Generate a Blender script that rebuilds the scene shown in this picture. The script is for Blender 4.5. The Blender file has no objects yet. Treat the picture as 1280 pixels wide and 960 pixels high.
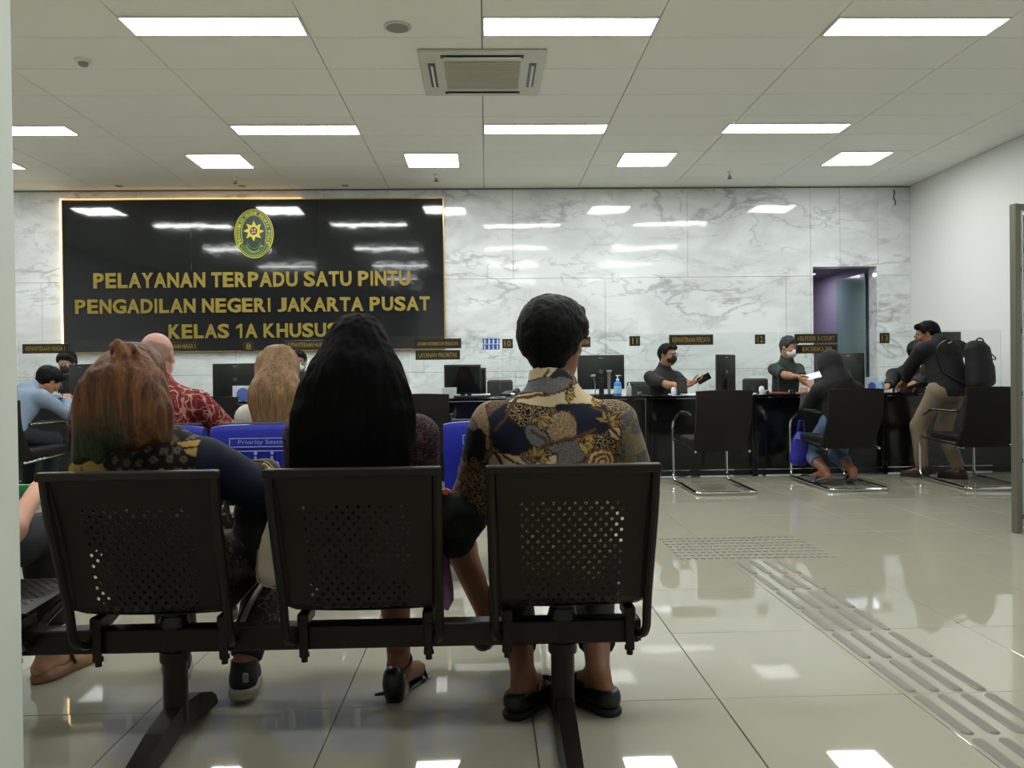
import bpy, bmesh, math, random
import numpy as np
from mathutils import Vector, Matrix

scene = bpy.context.scene
COL = scene.collection
R = math.radians
PI = math.pi

# ------------------------------------------------------------------ camera
FPX = 1030.0
CAM = Vector((0, 0, 1.0))
_a, _p, _r = math.atan(32 / FPX), math.atan(9 / FPX), 0.0126
FWD = Vector((math.sin(_a) * math.cos(_p), math.cos(_a) * math.cos(_p), -math.sin(_p)))
_rt = Vector((math.cos(_a), -math.sin(_a), 0))
_up = _rt.cross(FWD)
RIGHT = _rt * math.cos(_r) - _up * math.sin(_r)
UP = _up * math.cos(_r) + _rt * math.sin(_r)
cd = bpy.data.cameras.new('camera')
cam = bpy.data.objects.new('camera', cd)
COL.objects.link(cam)
M = Matrix((RIGHT, UP, -FWD)).transposed().to_4x4()
M.translation = CAM
cam.matrix_world = M
cd.sensor_width = 36
cd.sensor_fit = 'HORIZONTAL'
cd.lens = 36 * FPX / 1280
cd.clip_start = 0.02
scene.camera = cam


def ray(px, py):
    return FWD + RIGHT * ((px - 640) / FPX) - UP * ((py - 480) / FPX)


def at(px, py, Y):
    """the place at depth Y that is seen at photo pixel (px, py)"""
    d = ray(px, py)
    return CAM + d * (Y / d.y)


def atz(px, py, z):
    d = ray(px, py)
    return CAM + d * ((z - CAM.z) / d.z)


# ------------------------------------------------------------------ world, exposure
w = bpy.data.worlds.new('room_air')
scene.world = w
w.use_nodes = True
w.node_tree.nodes['Background'].inputs[0].default_value = (0.75, 0.8, 0.85, 1)
w.node_tree.nodes['Background'].inputs[1].default_value = 0.12
vs = scene.view_settings
vs.view_transform = 'Standard'
vs.look = 'None'
vs.gamma = 1
vs.use_curve_mapping = False
vs.exposure = 1.0
LAMP = 15.0            # emission of the ceiling lamps
CEIL = 3.40
WALLY = 10.5


# ------------------------------------------------------------------ materials
def lin(c):
    return tuple((x / 12.92 if x <= 0.04045 else ((x + 0.055) / 1.055) ** 2.4) for x in [v / 255 for v in c])


MATS = {}


def mat(name, rgb, rough=0.6, metal=0.0, spec=0.5, emit=None, estr=1.0, bump=None, var=None, coat=0):
    """plain principled material; bump=(scale, strength) noise relief; var=(scale, amount) value variation"""
    if name in MATS:
        return MATS[name]
    m = bpy.data.materials.new(name)
    m.use_nodes = True
    nt = m.node_tree
    b = nt.nodes['Principled BSDF']
    c = lin(rgb)
    if max(rgb) < 75 and metal < .9: c = tuple(v * .5 for v in c)   # dark paints and cloths of the place are very dark
    b.inputs['Base Color'].default_value = (*c, 1)
    b.inputs['Roughness'].default_value = rough
    b.inputs['Metallic'].default_value = metal
    b.inputs['Specular IOR Level'].default_value = spec
    if coat:
        b.inputs['Coat Weight'].default_value = coat
    if emit:
        b.inputs['Emission Color'].default_value = (*lin(emit), 1)
        b.inputs['Emission Strength'].default_value = estr
    if bump or var:
        tc = nt.nodes.new('ShaderNodeTexCoord')
    if bump:
        n = nt.nodes.new('ShaderNodeTexNoise')
        n.inputs['Scale'].default_value = bump[0]
        n.inputs['Detail'].default_value = 3
        bp = nt.nodes.new('ShaderNodeBump')
        bp.inputs['Strength'].default_value = bump[1]
        bp.inputs['Distance'].default_value = bump[2] if len(bump) > 2 else 0.01
        nt.links.new(tc.outputs['Object'], n.inputs['Vector'])
        nt.links.new(n.outputs['Fac'], bp.inputs['Height'])
        nt.links.new(bp.outputs['Normal'], b.inputs['Normal'])
    if var:
        n = nt.nodes.new('ShaderNodeTexNoise')
        n.inputs['Scale'].default_value = var[0]
        n.inputs['Detail'].default_value = 4
        mx = nt.nodes.new('ShaderNodeMix')
        mx.data_type = 'RGBA'
        mx.inputs['A'].default_value = (*[v * (1 - var[1]) for v in c], 1)
        mx.inputs['B'].default_value = (*[min(1, v * (1 + var[1])) for v in c], 1)
        nt.links.new(tc.outputs['Object'], n.inputs['Vector'])
        nt.links.new(n.outputs['Fac'], mx.inputs['Factor'])
        nt.links.new(mx.outputs['Result'], b.inputs['Base Color'])
    MATS[name] = m
    return m


def nodes_of(m):
    nt = m.node_tree
    return nt, nt.nodes['Principled BSDF']


def make_marble():
    m = mat('white_marble', (222, 224, 222), 0.06, spec=0.5)
    nt, b = nodes_of(m)
    N, L = nt.nodes.new, nt.links.new
    geo = N('ShaderNodeNewGeometry')
    mp = N('ShaderNodeMapping')
    mp.inputs['Rotation'].default_value = (0, R(-38), 0)
    mp.inputs['Scale'].default_value = (0.55, 1, 1.25)
    L(geo.outputs['Position'], mp.inputs['Vector'])

    def vein(scale, width, dist, seed):
        n = N('ShaderNodeTexNoise')
        n.noise_dimensions = '4D'
        n.inputs['W'].default_value = seed
        n.inputs['Scale'].default_value = scale
        n.inputs['Detail'].default_value = 6
        n.inputs['Roughness'].default_value = 0.55
        n.inputs['Distortion'].default_value = dist
        L(mp.outputs['Vector'], n.inputs['Vector'])
        s = N('ShaderNodeMath'); s.operation = 'SUBTRACT'; s.inputs[1].default_value = 0.5
        a = N('ShaderNodeMath'); a.operation = 'ABSOLUTE'
        r = N('ShaderNodeMapRange')
        r.inputs['From Min'].default_value = 0; r.inputs['From Max'].default_value = width
        r.inputs['To Min'].default_value = 1; r.inputs['To Max'].default_value = 0
        L(n.outputs['Fac'], s.inputs[0]); L(s.outputs[0], a.inputs[0]); L(a.outputs[0], r.inputs['Value'])
        return r
    v1 = vein(1.1, 0.018, .5, 1.3)
    v2 = vein(2.4, 0.020, .6, 7.7)
    v3 = vein(1.3, 0.10, 0.6, 3.1)
    ms = N('ShaderNodeTexNoise'); ms.inputs['Scale'].default_value = 1.6; ms.inputs['Detail'].default_value = 2
    L(mp.outputs['Vector'], ms.inputs['Vector'])
    mr = N('ShaderNodeMapRange'); mr.inputs['From Min'].default_value = 0.36; mr.inputs['From Max'].default_value = 0.56
    L(ms.outputs['Fac'], mr.inputs['Value'])

    def mix(prev, fac_sock, col, k, masked=False):
        mu = N('ShaderNodeMath'); mu.operation = 'MULTIPLY'; mu.inputs[1].default_value = k
        L(fac_sock, mu.inputs[0])
        out = mu.outputs[0]
        if masked:
            m2 = N('ShaderNodeMath'); m2.operation = 'MULTIPLY'
            L(out, m2.inputs[0]); L(mr.outputs[0], m2.inputs[1]); out = m2.outputs[0]
        mx = N('ShaderNodeMix'); mx.data_type = 'RGBA'
        L(out, mx.inputs['Factor'])
        if prev is None:
            mx.inputs['A'].default_value = (*lin((226, 230, 230)), 1)
        else:
            L(prev, mx.inputs['A'])
        mx.inputs['B'].default_value = (*lin(col), 1)
        return mx.outputs['Result']
    c = mix(None, v3.outputs[0], (190, 193, 194), 0.5)
    c = mix(c, v1.outputs[0], (138, 140, 142), 0.55, True)
    c = mix(c, v2.outputs[0], (150, 152, 154), 0.45, True)
    L(c, b.inputs['Base Color'])
    wv = N('ShaderNodeTexNoise'); wv.inputs['Scale'].default_value = 3.0; wv.inputs['Detail'].default_value = 1
    L(geo.outputs['Position'], wv.inputs['Vector'])
    bp = N('ShaderNodeBump'); bp.inputs['Strength'].default_value = 0.12; bp.inputs['Distance'].default_value = 0.02
    L(wv.outputs['Fac'], bp.inputs['Height']); L(bp.outputs['Normal'], b.inputs['Normal'])
    return m


def make_glass(name, tint=(225, 240, 235), refl=1.0, alpha=0.0):
    """thin architectural glass: straight-through light plus fresnel gloss"""
    if name in MATS:
        return MATS[name]
    m = bpy.data.materials.new(name); m.use_nodes = True
    nt = m.node_tree
    nt.nodes.remove(nt.nodes['Principled BSDF'])
    out = nt.nodes['Material Output']
    t = nt.nodes.new('ShaderNodeBsdfTransparent'); t.inputs[0].default_value = (*lin(tint), 1)
    g = nt.nodes.new('ShaderNodeBsdfGlossy'); g.inputs['Roughness'].default_value = 0.02
    f = nt.nodes.new('ShaderNodeFresnel'); f.inputs[0].default_value = 1.45
    mu = nt.nodes.new('ShaderNodeMath'); mu.operation = 'MULTIPLY_ADD'; mu.inputs[1].default_value = refl; mu.inputs[2].default_value = alpha
    mx = nt.nodes.new('ShaderNodeMixShader')
    nt.links.new(f.outputs[0], mu.inputs[0]); nt.links.new(mu.outputs[0], mx.inputs[0])
    nt.links.new(t.outputs[0], mx.inputs[1]); nt.links.new(g.outputs[0], mx.inputs[2])
    nt.links.new(mx.outputs[0], out.inputs['Surface'])
    MATS[name] = m
    return m


# ------------------------------------------------------------------ object helpers
def link(name, me, m=None, parent=None, loc=None, rotz=None):
    o = bpy.data.objects.new(name, me)
    COL.objects.link(o)
    if m is not None and me is not None and not me.materials:
        me.materials.append(m)
    if parent is not None:
        o.parent = parent
    if loc is not None:
        o.location = loc
    if rotz is not None:
        o.rotation_euler = (0, 0, rotz)
    return o


def tag(o, label=None, cat=None, group=None, kind=None):
    if label: o['label'] = label
    if cat: o['category'] = cat
    if group: o['group'] = group
    if kind: o['kind'] = kind
    return o


def thing(name, label, cat, loc=(0, 0, 0), rotz=0, group=None):
    o = bpy.data.objects.new(name, None)
    o.empty_display_size = 0.1
    COL.objects.link(o)
    o.location = loc
    o.rotation_euler = (0, 0, rotz)
    return tag(o, label, cat, group)


def dup(o, loc=None, rotz=None, label=None, group=None, parent=None):
    c = o.copy(); COL.objects.link(c)
    if parent is not None: c.parent = parent
    if loc is not None: c.location = loc
    if rotz is not None: c.rotation_euler = (0, 0, rotz)
    if label: c['label'] = label
    if group: c['group'] = group
    for ch in [x for x in o.children]:
        dup(ch, parent=c)
    return c


class B:
    """collects shapes into one mesh"""
    def __init__(s):
        s.v, s.f, s.sm = [], [], []

    def add(s, vs, fs, smooth=False):
        n = len(s.v)
        s.v += [tuple(p) for p in vs]
        s.f += [tuple(i + n for i in f) for f in fs]
        s.sm += [smooth] * len(fs)
        return s

    def box(s, c, d, bev=0.0, rot=None, seg=1):
        """centre, full dims"""
        bm = bmesh.new()
        bmesh.ops.create_cube(bm, size=1)
        for v in bm.verts:
            v.co = Vector((v.co.x * d[0], v.co.y * d[1], v.co.z * d[2]))
        if bev > 0:
            bmesh.ops.bevel(bm, geom=bm.edges[:], offset=min(bev, min(d) * 0.45), segments=seg, affect='EDGES', profile=0.5)
        bm.verts.index_update()
        T = Matrix.Translation(Vector(c)) @ (rot.to_4x4() if rot is not None else Matrix())
        s.add([T @ v.co for v in bm.verts], [[v.index for v in f.verts] for f in bm.faces], seg > 1)
        bm.free()
        return s

    def tube(s, pts, r, n=8, flat=1.0, closed=False, caps=True):
        """round tube along points; r a number or list; flat squashes the second axis"""
        P = [Vector(p) for p in pts]
        m = len(P)
        rr = r if isinstance(r, (list, tuple)) else [r] * m
        rings = []
        up = None
        for i in range(m):
            if closed:
                t = P[(i + 1) % m] - P[i - 1]
            else:
                t = P[min(i + 1, m - 1)] - P[max(i - 1, 0)]
            t.normalize()
            if up is None:
                up = Vector((0, 0, 1)) if abs(t.z) < 0.9 else Vector((0, 1, 0))
            a = t.cross(up)
            if a.length < 1e-4: a = t.orthogonal()
            a.normalize()
            up = a.cross(t).normalized()
            rings.append([P[i] + a * (math.cos(2 * PI * k / n) * rr[i]) + up * (math.sin(2 * PI * k / n) * rr[i] * flat) for k in range(n)])
        vs = [p for ring in rings for p in ring]
        fs = []
        for i in range(m if closed else m - 1):
            j = (i + 1) % m
            for k in range(n):
                fs.append((i * n + k, i * n + (k + 1) % n, j * n + (k + 1) % n, j * n + k))
        if caps and not closed:
            fs.append(tuple(range(n))[::-1]); fs.append(tuple((m - 1) * n + k for k in range(n)))
        return s.add(vs, fs, True)

    def lathe(s, prof, c=(0, 0, 0), n=20, sx=1, sy=1):
        """profile list of (r, z)"""
        vs, fs = [], []
        for r, z in prof:
            for k in range(n):
                a = 2 * PI * k / n
                vs.append((c[0] + r * sx * math.cos(a), c[1] + r * sy * math.sin(a), c[2] + z))
        for i in range(len(prof) - 1):
            for k in range(n):
                fs.append((i * n + k, i * n + (k + 1) % n, (i + 1) * n + (k + 1) % n, (i + 1) * n + k))
        fs.append(tuple(range(n))[::-1]); fs.append(tuple((len(prof) - 1) * n + k for k in range(n)))
        return s.add(vs, fs, True)

    def prism(s, poly, t, axis='y', at0=0.0):
        """2-D polygon extruded by t; axis y: polygon in xz; z: polygon in xy; x: polygon in yz"""
        n = len(poly)
        def P(a, b, d):
            return {'y': (a, d, b), 'z': (a, b, d), 'x': (d, a, b)}[axis]
        vs = [P(a, b, at0) for a, b in poly] + [P(a, b, at0 + t) for a, b in poly]
        fs = [tuple(range(n)), tuple(range(n, 2 * n))[::-1]]
        for i in range(n):
            j = (i + 1) % n
            fs.append((i, i + n, j + n, j))
        return s.add(vs, fs)

    def mesh(s, name='m', fix=True):
        me = bpy.data.meshes.new(name)
        me.from_pydata(s.v, [], s.f)
        me.polygons.foreach_set('use_smooth', s.sm)
        if fix:
            bm = bmesh.new(); bm.from_mesh(me)
            bmesh.ops.recalc_face_normals(bm, faces=bm.faces[:])
            bm.to_mesh(me); bm.free()
        me.update()
        return me

    def obj(s, name, m, parent=None, loc=None, rotz=None, sharp=True):
        me = s.mesh(name)
        if sharp and any(s.sm):
            try: me.set_sharp_from_angle(angle=R(40))
            except Exception: pass
        return link(name, me, m, parent, loc, rotz)


def bend(pts, r=0.03, n=5):
    """round the corners of a polyline"""
    P = [Vector(p) for p in pts]
    out = [P[0]]
    for i in range(1, len(P) - 1):
        a, b, c = P[i - 1], P[i], P[i + 1]
        u = (a - b); v = (c - b)
        q = min(r, u.length * .45, v.length * .45)
        s0, s1 = b + u.normalized() * q, b + v.normalized() * q
        for k in range(n + 1):
            t = k / n
            out.append(s0 * (1 - t) ** 2 + b * 2 * t * (1 - t) + s1 * t * t)
    out.append(P[-1])
    return out


# text: built-in font, turned into a mesh fitted to a given width and height
ADV = dict(zip(' ABCDEFGHIJKLMNOPQRSTUVWXYZ0123456789-',
               [278, 722, 722, 722, 722, 667, 611, 778, 722, 278, 556, 722, 611, 833, 722, 778, 667, 778, 722, 667, 611, 722, 667, 944, 667, 667, 611] + [556] * 10 + [333]))
_glyph = {}


def text_data(s, bold=0.03, ext=0.0):
    """(verts, faces) normalised to 0..1 in x and y"""
    k = (s, bold, ext)
    if k in _glyph: return _glyph[k]
    cu = bpy.data.curves.new('t', 'FONT')
    cu.body = s; cu.size = 1; cu.offset = bold; cu.resolution_u = 3; cu.extrude = ext
    cu.fill_mode = 'BOTH' if ext else 'FRONT'
    o = bpy.data.objects.new('t', cu)
    COL.objects.link(o)
    bpy.context.view_layer.update()
    dg = bpy.context.evaluated_depsgraph_get()
    me = bpy.data.meshes.new_from_object(o.evaluated_get(dg))
    co = np.array([v.co for v in me.vertices])
    fs = [tuple(p.vertices) for p in me.polygons]
    bpy.data.objects.remove(o); bpy.data.curves.remove(cu); bpy.data.meshes.remove(me)
    mn, mx = co.min(0), co.max(0)
    co[:, :2] = (co[:, :2] - mn[:2]) / (mx[:2] - mn[:2])
    _glyph[k] = (co, fs)
    return _glyph[k]


def text(name, s, x0, x1, z0, z1, y, m, parent=None, bold=0.03, depth=0.0, flip=False):
    """lettering standing in the xz plane at depth y (front towards -y)"""
    co, fs = text_data(s, bold, 0.5 if depth else 0.0)
    X = x0 + co[:, 0] * (x1 - x0)
    Z = z0 + co[:, 1] * (z1 - z0)
    Yv = np.full(len(co), y) if not depth else y - (co[:, 2] + 0.5) * depth
    if flip:
        X = x1 - co[:, 0] * (x1 - x0)
    me = bpy.data.meshes.new(name)
    me.from_pydata(np.stack([X, Yv, Z], 1).tolist(), [], fs)
    me.update()
    return link(name, me, m, parent)


# ------------------------------------------------------------------ signed-distance modelling for bodies, hair and cloth
def V(*a): return np.array(a, dtype=np.float64)


class Field:
    def __init__(s, lo, hi, h):
        s.h = h
        s.lo = np.array(lo, float)
        s.n = np.ceil((np.array(hi, float) - s.lo) / h).astype(int) + 1
        s.D = np.full(tuple(s.n), 1.0, dtype=np.float32)

    def _sub(s, lo, hi):
        a = np.clip(np.floor((lo - s.lo) / s.h).astype(int), 0, s.n - 1)
        b = np.clip(np.ceil((hi - s.lo) / s.h).astype(int) + 1, 1, s.n)
        if np.any(b - a < 1): return None
        g = [s.lo[i] + s.h * np.arange(a[i], b[i]) for i in range(3)]
        X, Y, Z = np.meshgrid(*g, indexing='ij')
        return (slice(a[0], b[0]), slice(a[1], b[1]), slice(a[2], b[2])), X, Y, Z

    def _put(s, sl, d, k, cut=None, XYZ=None, sub=False):
        if cut is not None:
            for q, n in cut:
                n = np.array(n, float); n /= np.linalg.norm(n)
                X, Y, Z = XYZ
                d = np.maximum(d, (X - q[0]) * n[0] + (Y - q[1]) * n[1] + (Z - q[2]) * n[2])
        D = s.D[sl]
        if sub:
            h = np.maximum(k - np.abs(D + d), 0) / max(k, 1e-6)
            s.D[sl] = np.maximum(D, -d) + h * h * k * 0.25
            return
        h = np.maximum(k - np.abs(D - d), 0) / max(k, 1e-6)
        s.D[sl] = np.minimum(D, d) - h * h * k * 0.25

    def cap(s, a, b, ra, rb, k=0.02, cut=None, flat=None, sub=False):
        """tapered capsule; flat=(axis, factor) squashes it along the axis"""
        a = np.array(a, float); b = np.array(b, float)
        R0 = max(ra, rb) + 0.05
        r = s._sub(np.minimum(a, b) - R0, np.maximum(a, b) + R0)
        if r is None: return s
        sl, X, Y, Z = r
        px, py, pz = X - a[0], Y - a[1], Z - a[2]
        ab = b - a
        if flat is not None:
            ax = np.array(flat[0], float); ax /= np.linalg.norm(ax); f = 1 / flat[1] - 1
            t = (px * ax[0] + py * ax[1] + pz * ax[2]) * f
            px, py, pz = px + ax[0] * t, py + ax[1] * t, pz + ax[2] * t
            t2 = np.dot(ab, ax) * f
            ab = ab + ax * t2
        L2 = max(float(ab @ ab), 1e-9)
        t = np.clip((px * ab[0] + py * ab[1] + pz * ab[2]) / L2, 0, 1)
        d = np.sqrt((px - ab[0] * t) ** 2 + (py - ab[1] * t) ** 2 + (pz - ab[2] * t) ** 2) - (ra + (rb - ra) * t)
        if flat is not None: d = d * flat[1] ** 0.5
        s._put(sl, d, k, cut, (X, Y, Z), sub)
        return s

    def ell(s, c, rad, F=None, k=0.02, cut=None, sub=False):
        """ellipsoid; F = 3x3 frame whose rows are the axes"""
        c = np.array(c, float); rad = np.array(rad, float)
        m = rad.max() + 0.04
        r = s._sub(c - m, c + m)
        if r is None: return s
        sl, X, Y, Z = r
        px, py, pz = X - c[0], Y - c[1], Z - c[2]
        if F is not None:
            q = [px * F[i][0] + py * F[i][1] + pz * F[i][2] for i in range(3)]
        else:
            q = [px, py, pz]
        k0 = np.sqrt(sum((q[i] / rad[i]) ** 2 for i in range(3)))
        k1 = np.sqrt(sum((q[i] / rad[i] ** 2) ** 2 for i in range(3))) + 1e-9
        s._put(sl, k0 * (k0 - 1) / k1, k, cut, (X, Y, Z), sub)
        return s

    def clip(s, q, n):
        n = np.array(n, float); n /= np.linalg.norm(n)
        g = [s.lo[i] + s.h * np.arange(s.n[i]) for i in range(3)]
        P = (g[0][:, None, None] - q[0]) * n[0] + (g[1][None, :, None] - q[1]) * n[1] + (g[2][None, None, :] - q[2]) * n[2]
        s.D = np.maximum(s.D, P.astype(np.float32))
        return s

    def mesh(s):
        """naive surface nets -> (verts, quads)"""
        D = s.D
        D = np.pad(D, 1, constant_values=1.0)
        lo = s.lo - s.h
        ins = D < 0
        c = ins[:-1, :-1, :-1].astype(np.int8)
        for dx, dy, dz in [(1, 0, 0), (0, 1, 0), (0, 0, 1), (1, 1, 0), (1, 0, 1), (0, 1, 1), (1, 1, 1)]:
            c = c + ins[dx:D.shape[0] - 1 + dx, dy:D.shape[1] - 1 + dy, dz:D.shape[2] - 1 + dz]
        act = (c > 0) & (c < 8)
        I = np.argwhere(act)
        if len(I) == 0: return np.zeros((0, 3)), np.zeros((0, 4), int)
        idx = np.full(act.shape, -1, dtype=np.int64)
        idx[act] = np.arange(len(I))
        acc = np.zeros((len(I), 3)); cnt = np.zeros(len(I))
        corners = [(0, 0, 0), (1, 0, 0), (0, 1, 0), (1, 1, 0), (0, 0, 1), (1, 0, 1), (0, 1, 1), (1, 1, 1)]
        val = {q: D[I[:, 0] + q[0], I[:, 1] + q[1], I[:, 2] + q[2]].astype(float) for q in corners}
        for q in corners:
            for ax in range(3):
                if q[ax]: continue
                q2 = list(q); q2[ax] = 1; q2 = tuple(q2)
                a, b = val[q], val[q2]
                m = (a < 0) != (b < 0)
                t = np.where(m, a / np.where(m, a - b, 1), 0)
                p = np.tile(np.array(q, float), (len(I), 1)); p[:, ax] += t
                acc += p * m[:, None]; cnt += m
        verts = lo + s.h * (I + acc / cnt[:, None])
        quads = []
        for ax in range(3):
            o = [0, 0, 0]; o[ax] = 1
            sh = D.shape
            A = ins[:sh[0] - o[0], :sh[1] - o[1], :sh[2] - o[2]]
            Bm = ins[o[0]:, o[1]:, o[2]:]
            E = np.argwhere(A != Bm)
            u, v = [(1, 2), (2, 0), (0, 1)][ax]
            E = E[(E[:, u] > 0) & (E[:, v] > 0)]
            sgn = A[E[:, 0], E[:, 1], E[:, 2]]
            def cell(du, dv):
                e = E.copy(); e[:, u] -= du; e[:, v] -= dv
                return idx[e[:, 0], e[:, 1], e[:, 2]]
            Q = np.stack([cell(1, 1), cell(0, 1), cell(0, 0), cell(1, 0)], 1)
            Q[~sgn] = Q[~sgn][:, ::-1]
            quads.append(Q)
        Q = np.concatenate(quads)
        Q = Q[(Q >= 0).all(1)]
        return verts, Q


def hash3(i, j, k, seed):
    n = (i * 73856093) ^ (j * 19349663) ^ (k * 83492791) ^ (seed * 2654435)
    n = (n ^ (n >> 13)) * 1274126177
    return ((n ^ (n >> 16)) & 0xffff) / 65535.0


def vnoise(P, seed=0):
    """smooth value noise, -1..1, at points P (N,3)"""
    P = np.asarray(P, float)
    i = np.floor(P).astype(np.int64); f = P - i
    f = f * f * (3 - 2 * f)
    out = 0
    for dx in (0, 1):
        for dy in (0, 1):
            for dz in (0, 1):
                wgt = (f[:, 0] if dx else 1 - f[:, 0]) * (f[:, 1] if dy else 1 - f[:, 1]) * (f[:, 2] if dz else 1 - f[:, 2])
                out = out + wgt * hash3(i[:, 0] + dx, i[:, 1] + dy, i[:, 2] + dz, seed)
    return out * 2 - 1


def vert_normals(Vt, Q):
    n = np.zeros_like(Vt)
    a, b, c, d = (Vt[Q[:, i]] for i in range(4))
    fn = np.cross(c - a, d - b)
    for i in range(4): np.add.at(n, Q[:, i], fn)
    return n / (np.linalg.norm(n, axis=1)[:, None] + 1e-12)


def smooth_mesh(Vt, Q, it=2, lam=0.5):
    for _ in range(it):
        s = np.zeros_like(Vt); c = np.zeros(len(Vt))
        for a, b in ((0, 1), (1, 2), (2, 3), (3, 0)):
            np.add.at(s, Q[:, a], Vt[Q[:, b]]); np.add.at(c, Q[:, a], 1)
            np.add.at(s, Q[:, b], Vt[Q[:, a]]); np.add.at(c, Q[:, b], 1)
        Vt = Vt + lam * (s / c[:, None] - Vt)
    return Vt


def net_object(name, VQ, m, parent=None, attr=None, disp=None, sm=1, loc=None):
    Vt, Q = VQ
    if len(Vt) == 0: return None
    if sm: Vt = smooth_mesh(Vt, Q, sm)
    if disp is not None:
        Vt = Vt + vert_normals(Vt, Q) * disp(Vt)[:, None]
    me = bpy.data.meshes.new(name)
    me.vertices.add(len(Vt)); me.vertices.foreach_set('co', Vt.astype(np.float32).ravel())
    me.loops.add(len(Q) * 4); me.loops.foreach_set('vertex_index', Q.astype(np.int32).ravel())
    me.polygons.add(len(Q)); me.polygons.foreach_set('loop_start', np.arange(0, len(Q) * 4, 4, dtype=np.int32))
    me.polygons.foreach_set('use_smooth', np.ones(len(Q), bool))
    me.update(calc_edges=True)
    if attr is not None:
        for an, fn in attr.items():
            val = fn(Vt)
            if val.ndim == 2:
                at_ = me.color_attributes.new(an, 'FLOAT_COLOR', 'POINT')
                c4 = np.ones((len(Vt), 4), np.float32); c4[:, :3] = val
                at_.data.foreach_set('color', c4.ravel())
            else:
                at_ = me.attributes.new(an, 'FLOAT', 'POINT')
                at_.data.foreach_set('value', val.astype(np.float32))
    return link(name, me, m, parent, loc)
# ================================================================== THE ROOM
random.seed(4)
XR = 5.5              # white wall on the right
XL = -7.2             # wall on the left, hidden by the near white wall end
YB = -3.4             # wall behind the camera
m_grout = mat('floor_grout', (96, 93, 84), 0.7)
m_tile = mat('floor_tile_glaze', (160, 158, 141), 0.025, spec=0.6, var=(1.3, 0.04), bump=(1.6, 0.03, 0.006))
m_ceil_tile = mat('ceiling_board', (236, 236, 226), 0.9, bump=(60, 0.15, 0.002))
m_ceil_gap = mat('ceiling_grid_shadow', (130, 129, 122), 0.9)
m_ceil_bar = mat('ceiling_grid_bar', (150, 149, 141), 0.6)
m_white_wall = mat('white_wall_paint', (222, 223, 220), 0.7, bump=(25, 0.05, 0.003))
m_near_wall = mat('near_wall_paint', (208, 213, 203), 0.75, bump=(25, 0.05, 0.003))
m_lamp = mat('lamp_diffuser', (255, 255, 255), 0.5, emit=(250, 253, 253), estr=LAMP)
m_wh = mat('white_enamel', (225, 226, 218), 0.45)
m_dk = mat('black_plastic', (16, 16, 17), 0.35)
m_chrome = mat('chrome', (205, 207, 205), 0.12, metal=1.0)
m_gold = mat('gold_letter', (146, 128, 56), .4, metal=.4)
m_gold_flat = mat('gold_print', (178, 150, 66), 0.6)

# ---- floor: slab plus tiles, each tile its own piece
fl = B().box(((XL + XR) / 2, 4.2, -0.057), (XR - XL + .4, 16.4, 0.1)).obj('floor', m_grout)
tag(fl, kind='structure')
TX, TY = 0.58, 0.645
tx0 = atz(817, 761, 0).x          # a long joint and a cross joint of the photo
ty0 = atz(830, 874.8, 0).y
tb = B()
tb.box((0, 0, -0.0035), (TX - 0.003, TY - 0.003, 0.007), bev=0.0012)
tile_me = tb.mesh('tile'); tile_me.materials.append(m_tile)
rest = B(); n_t = 0
for i in range(-14, 12):
    for j in range(-8, 18):
        cx, cy = tx0 + (i + .5) * TX, ty0 + (j + .5) * TY
        x0, x1 = max(cx - TX / 2, XL), min(cx + TX / 2, XR)
        y0, y1 = max(cy - TY / 2, YB), min(cy + TY / 2, WALLY)
        if x1 - x0 < .05 or y1 - y0 < .05: continue
        vis = 1.2 < cy < 8.2 and abs(cx - .03 * cy) < 0.66 * cy + .45 and abs(x1 - x0 - TX) < .01 and cx > -0.57 * cy - .35
        if vis and n_t < 290:
            o = link('tile', tile_me, None, fl)
            o.location = (cx, cy, 0)
            o.rotation_euler = (random.gauss(0, .0007), random.gauss(0, .0007), 0)
            n_t += 1
        else:
            rest.box(((x0 + x1) / 2, (y0 + y1) / 2, -0.0035), (x1 - x0 - .003, y1 - y0 - .003, .007))
tag(rest.obj('tile_field', m_tile, fl), kind='stuff')

# ---- ceiling: slab plus boards
CP, CR = 1.2, 0.588
cx0 = 0.0
cy0 = 5.85
ce = B().box(((XL + XR) / 2, 4.2, CEIL + 0.07), (XR - XL + .4, 16.4, 0.1)).obj('ceiling', m_ceil_gap)
tag(ce, kind='structure')
hx, hy0, hy1 = 0.47, 6.04, 6.99       # opening of the air conditioner
cb = B().box((0, 0, 0.009), (CP - 0.007, CR - 0.007, 0.018), bev=0.001)
cb_me = cb.mesh('board'); cb_me.materials.append(m_ceil_tile)
for i in range(-6, 5):
    for j in range(-16, 8):
        x0, x1 = cx0 + i * CP, cx0 + (i + 1) * CP
        y0, y1 = cy0 + j * CR, cy0 + (j + 1) * CR
        xa, xb, ya, yb = max(x0, XL), min(x1, XR), max(y0, YB), min(y1, WALLY)
        if xb - xa < .05 or yb - ya < .05: continue
        if abs(xb - xa - CP) < .01 and abs(yb - ya - CR) < .01:
            o = link('ceiling_board', cb_me, None, ce)
            o.location = ((xa + xb) / 2, (ya + yb) / 2, CEIL)
        else:
            B().box(((xa + xb) / 2, (ya + yb) / 2, CEIL + .009), (xb - xa - .008, yb - ya - .006, .018)).obj('ceiling_board', m_ceil_tile, ce)

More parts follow.
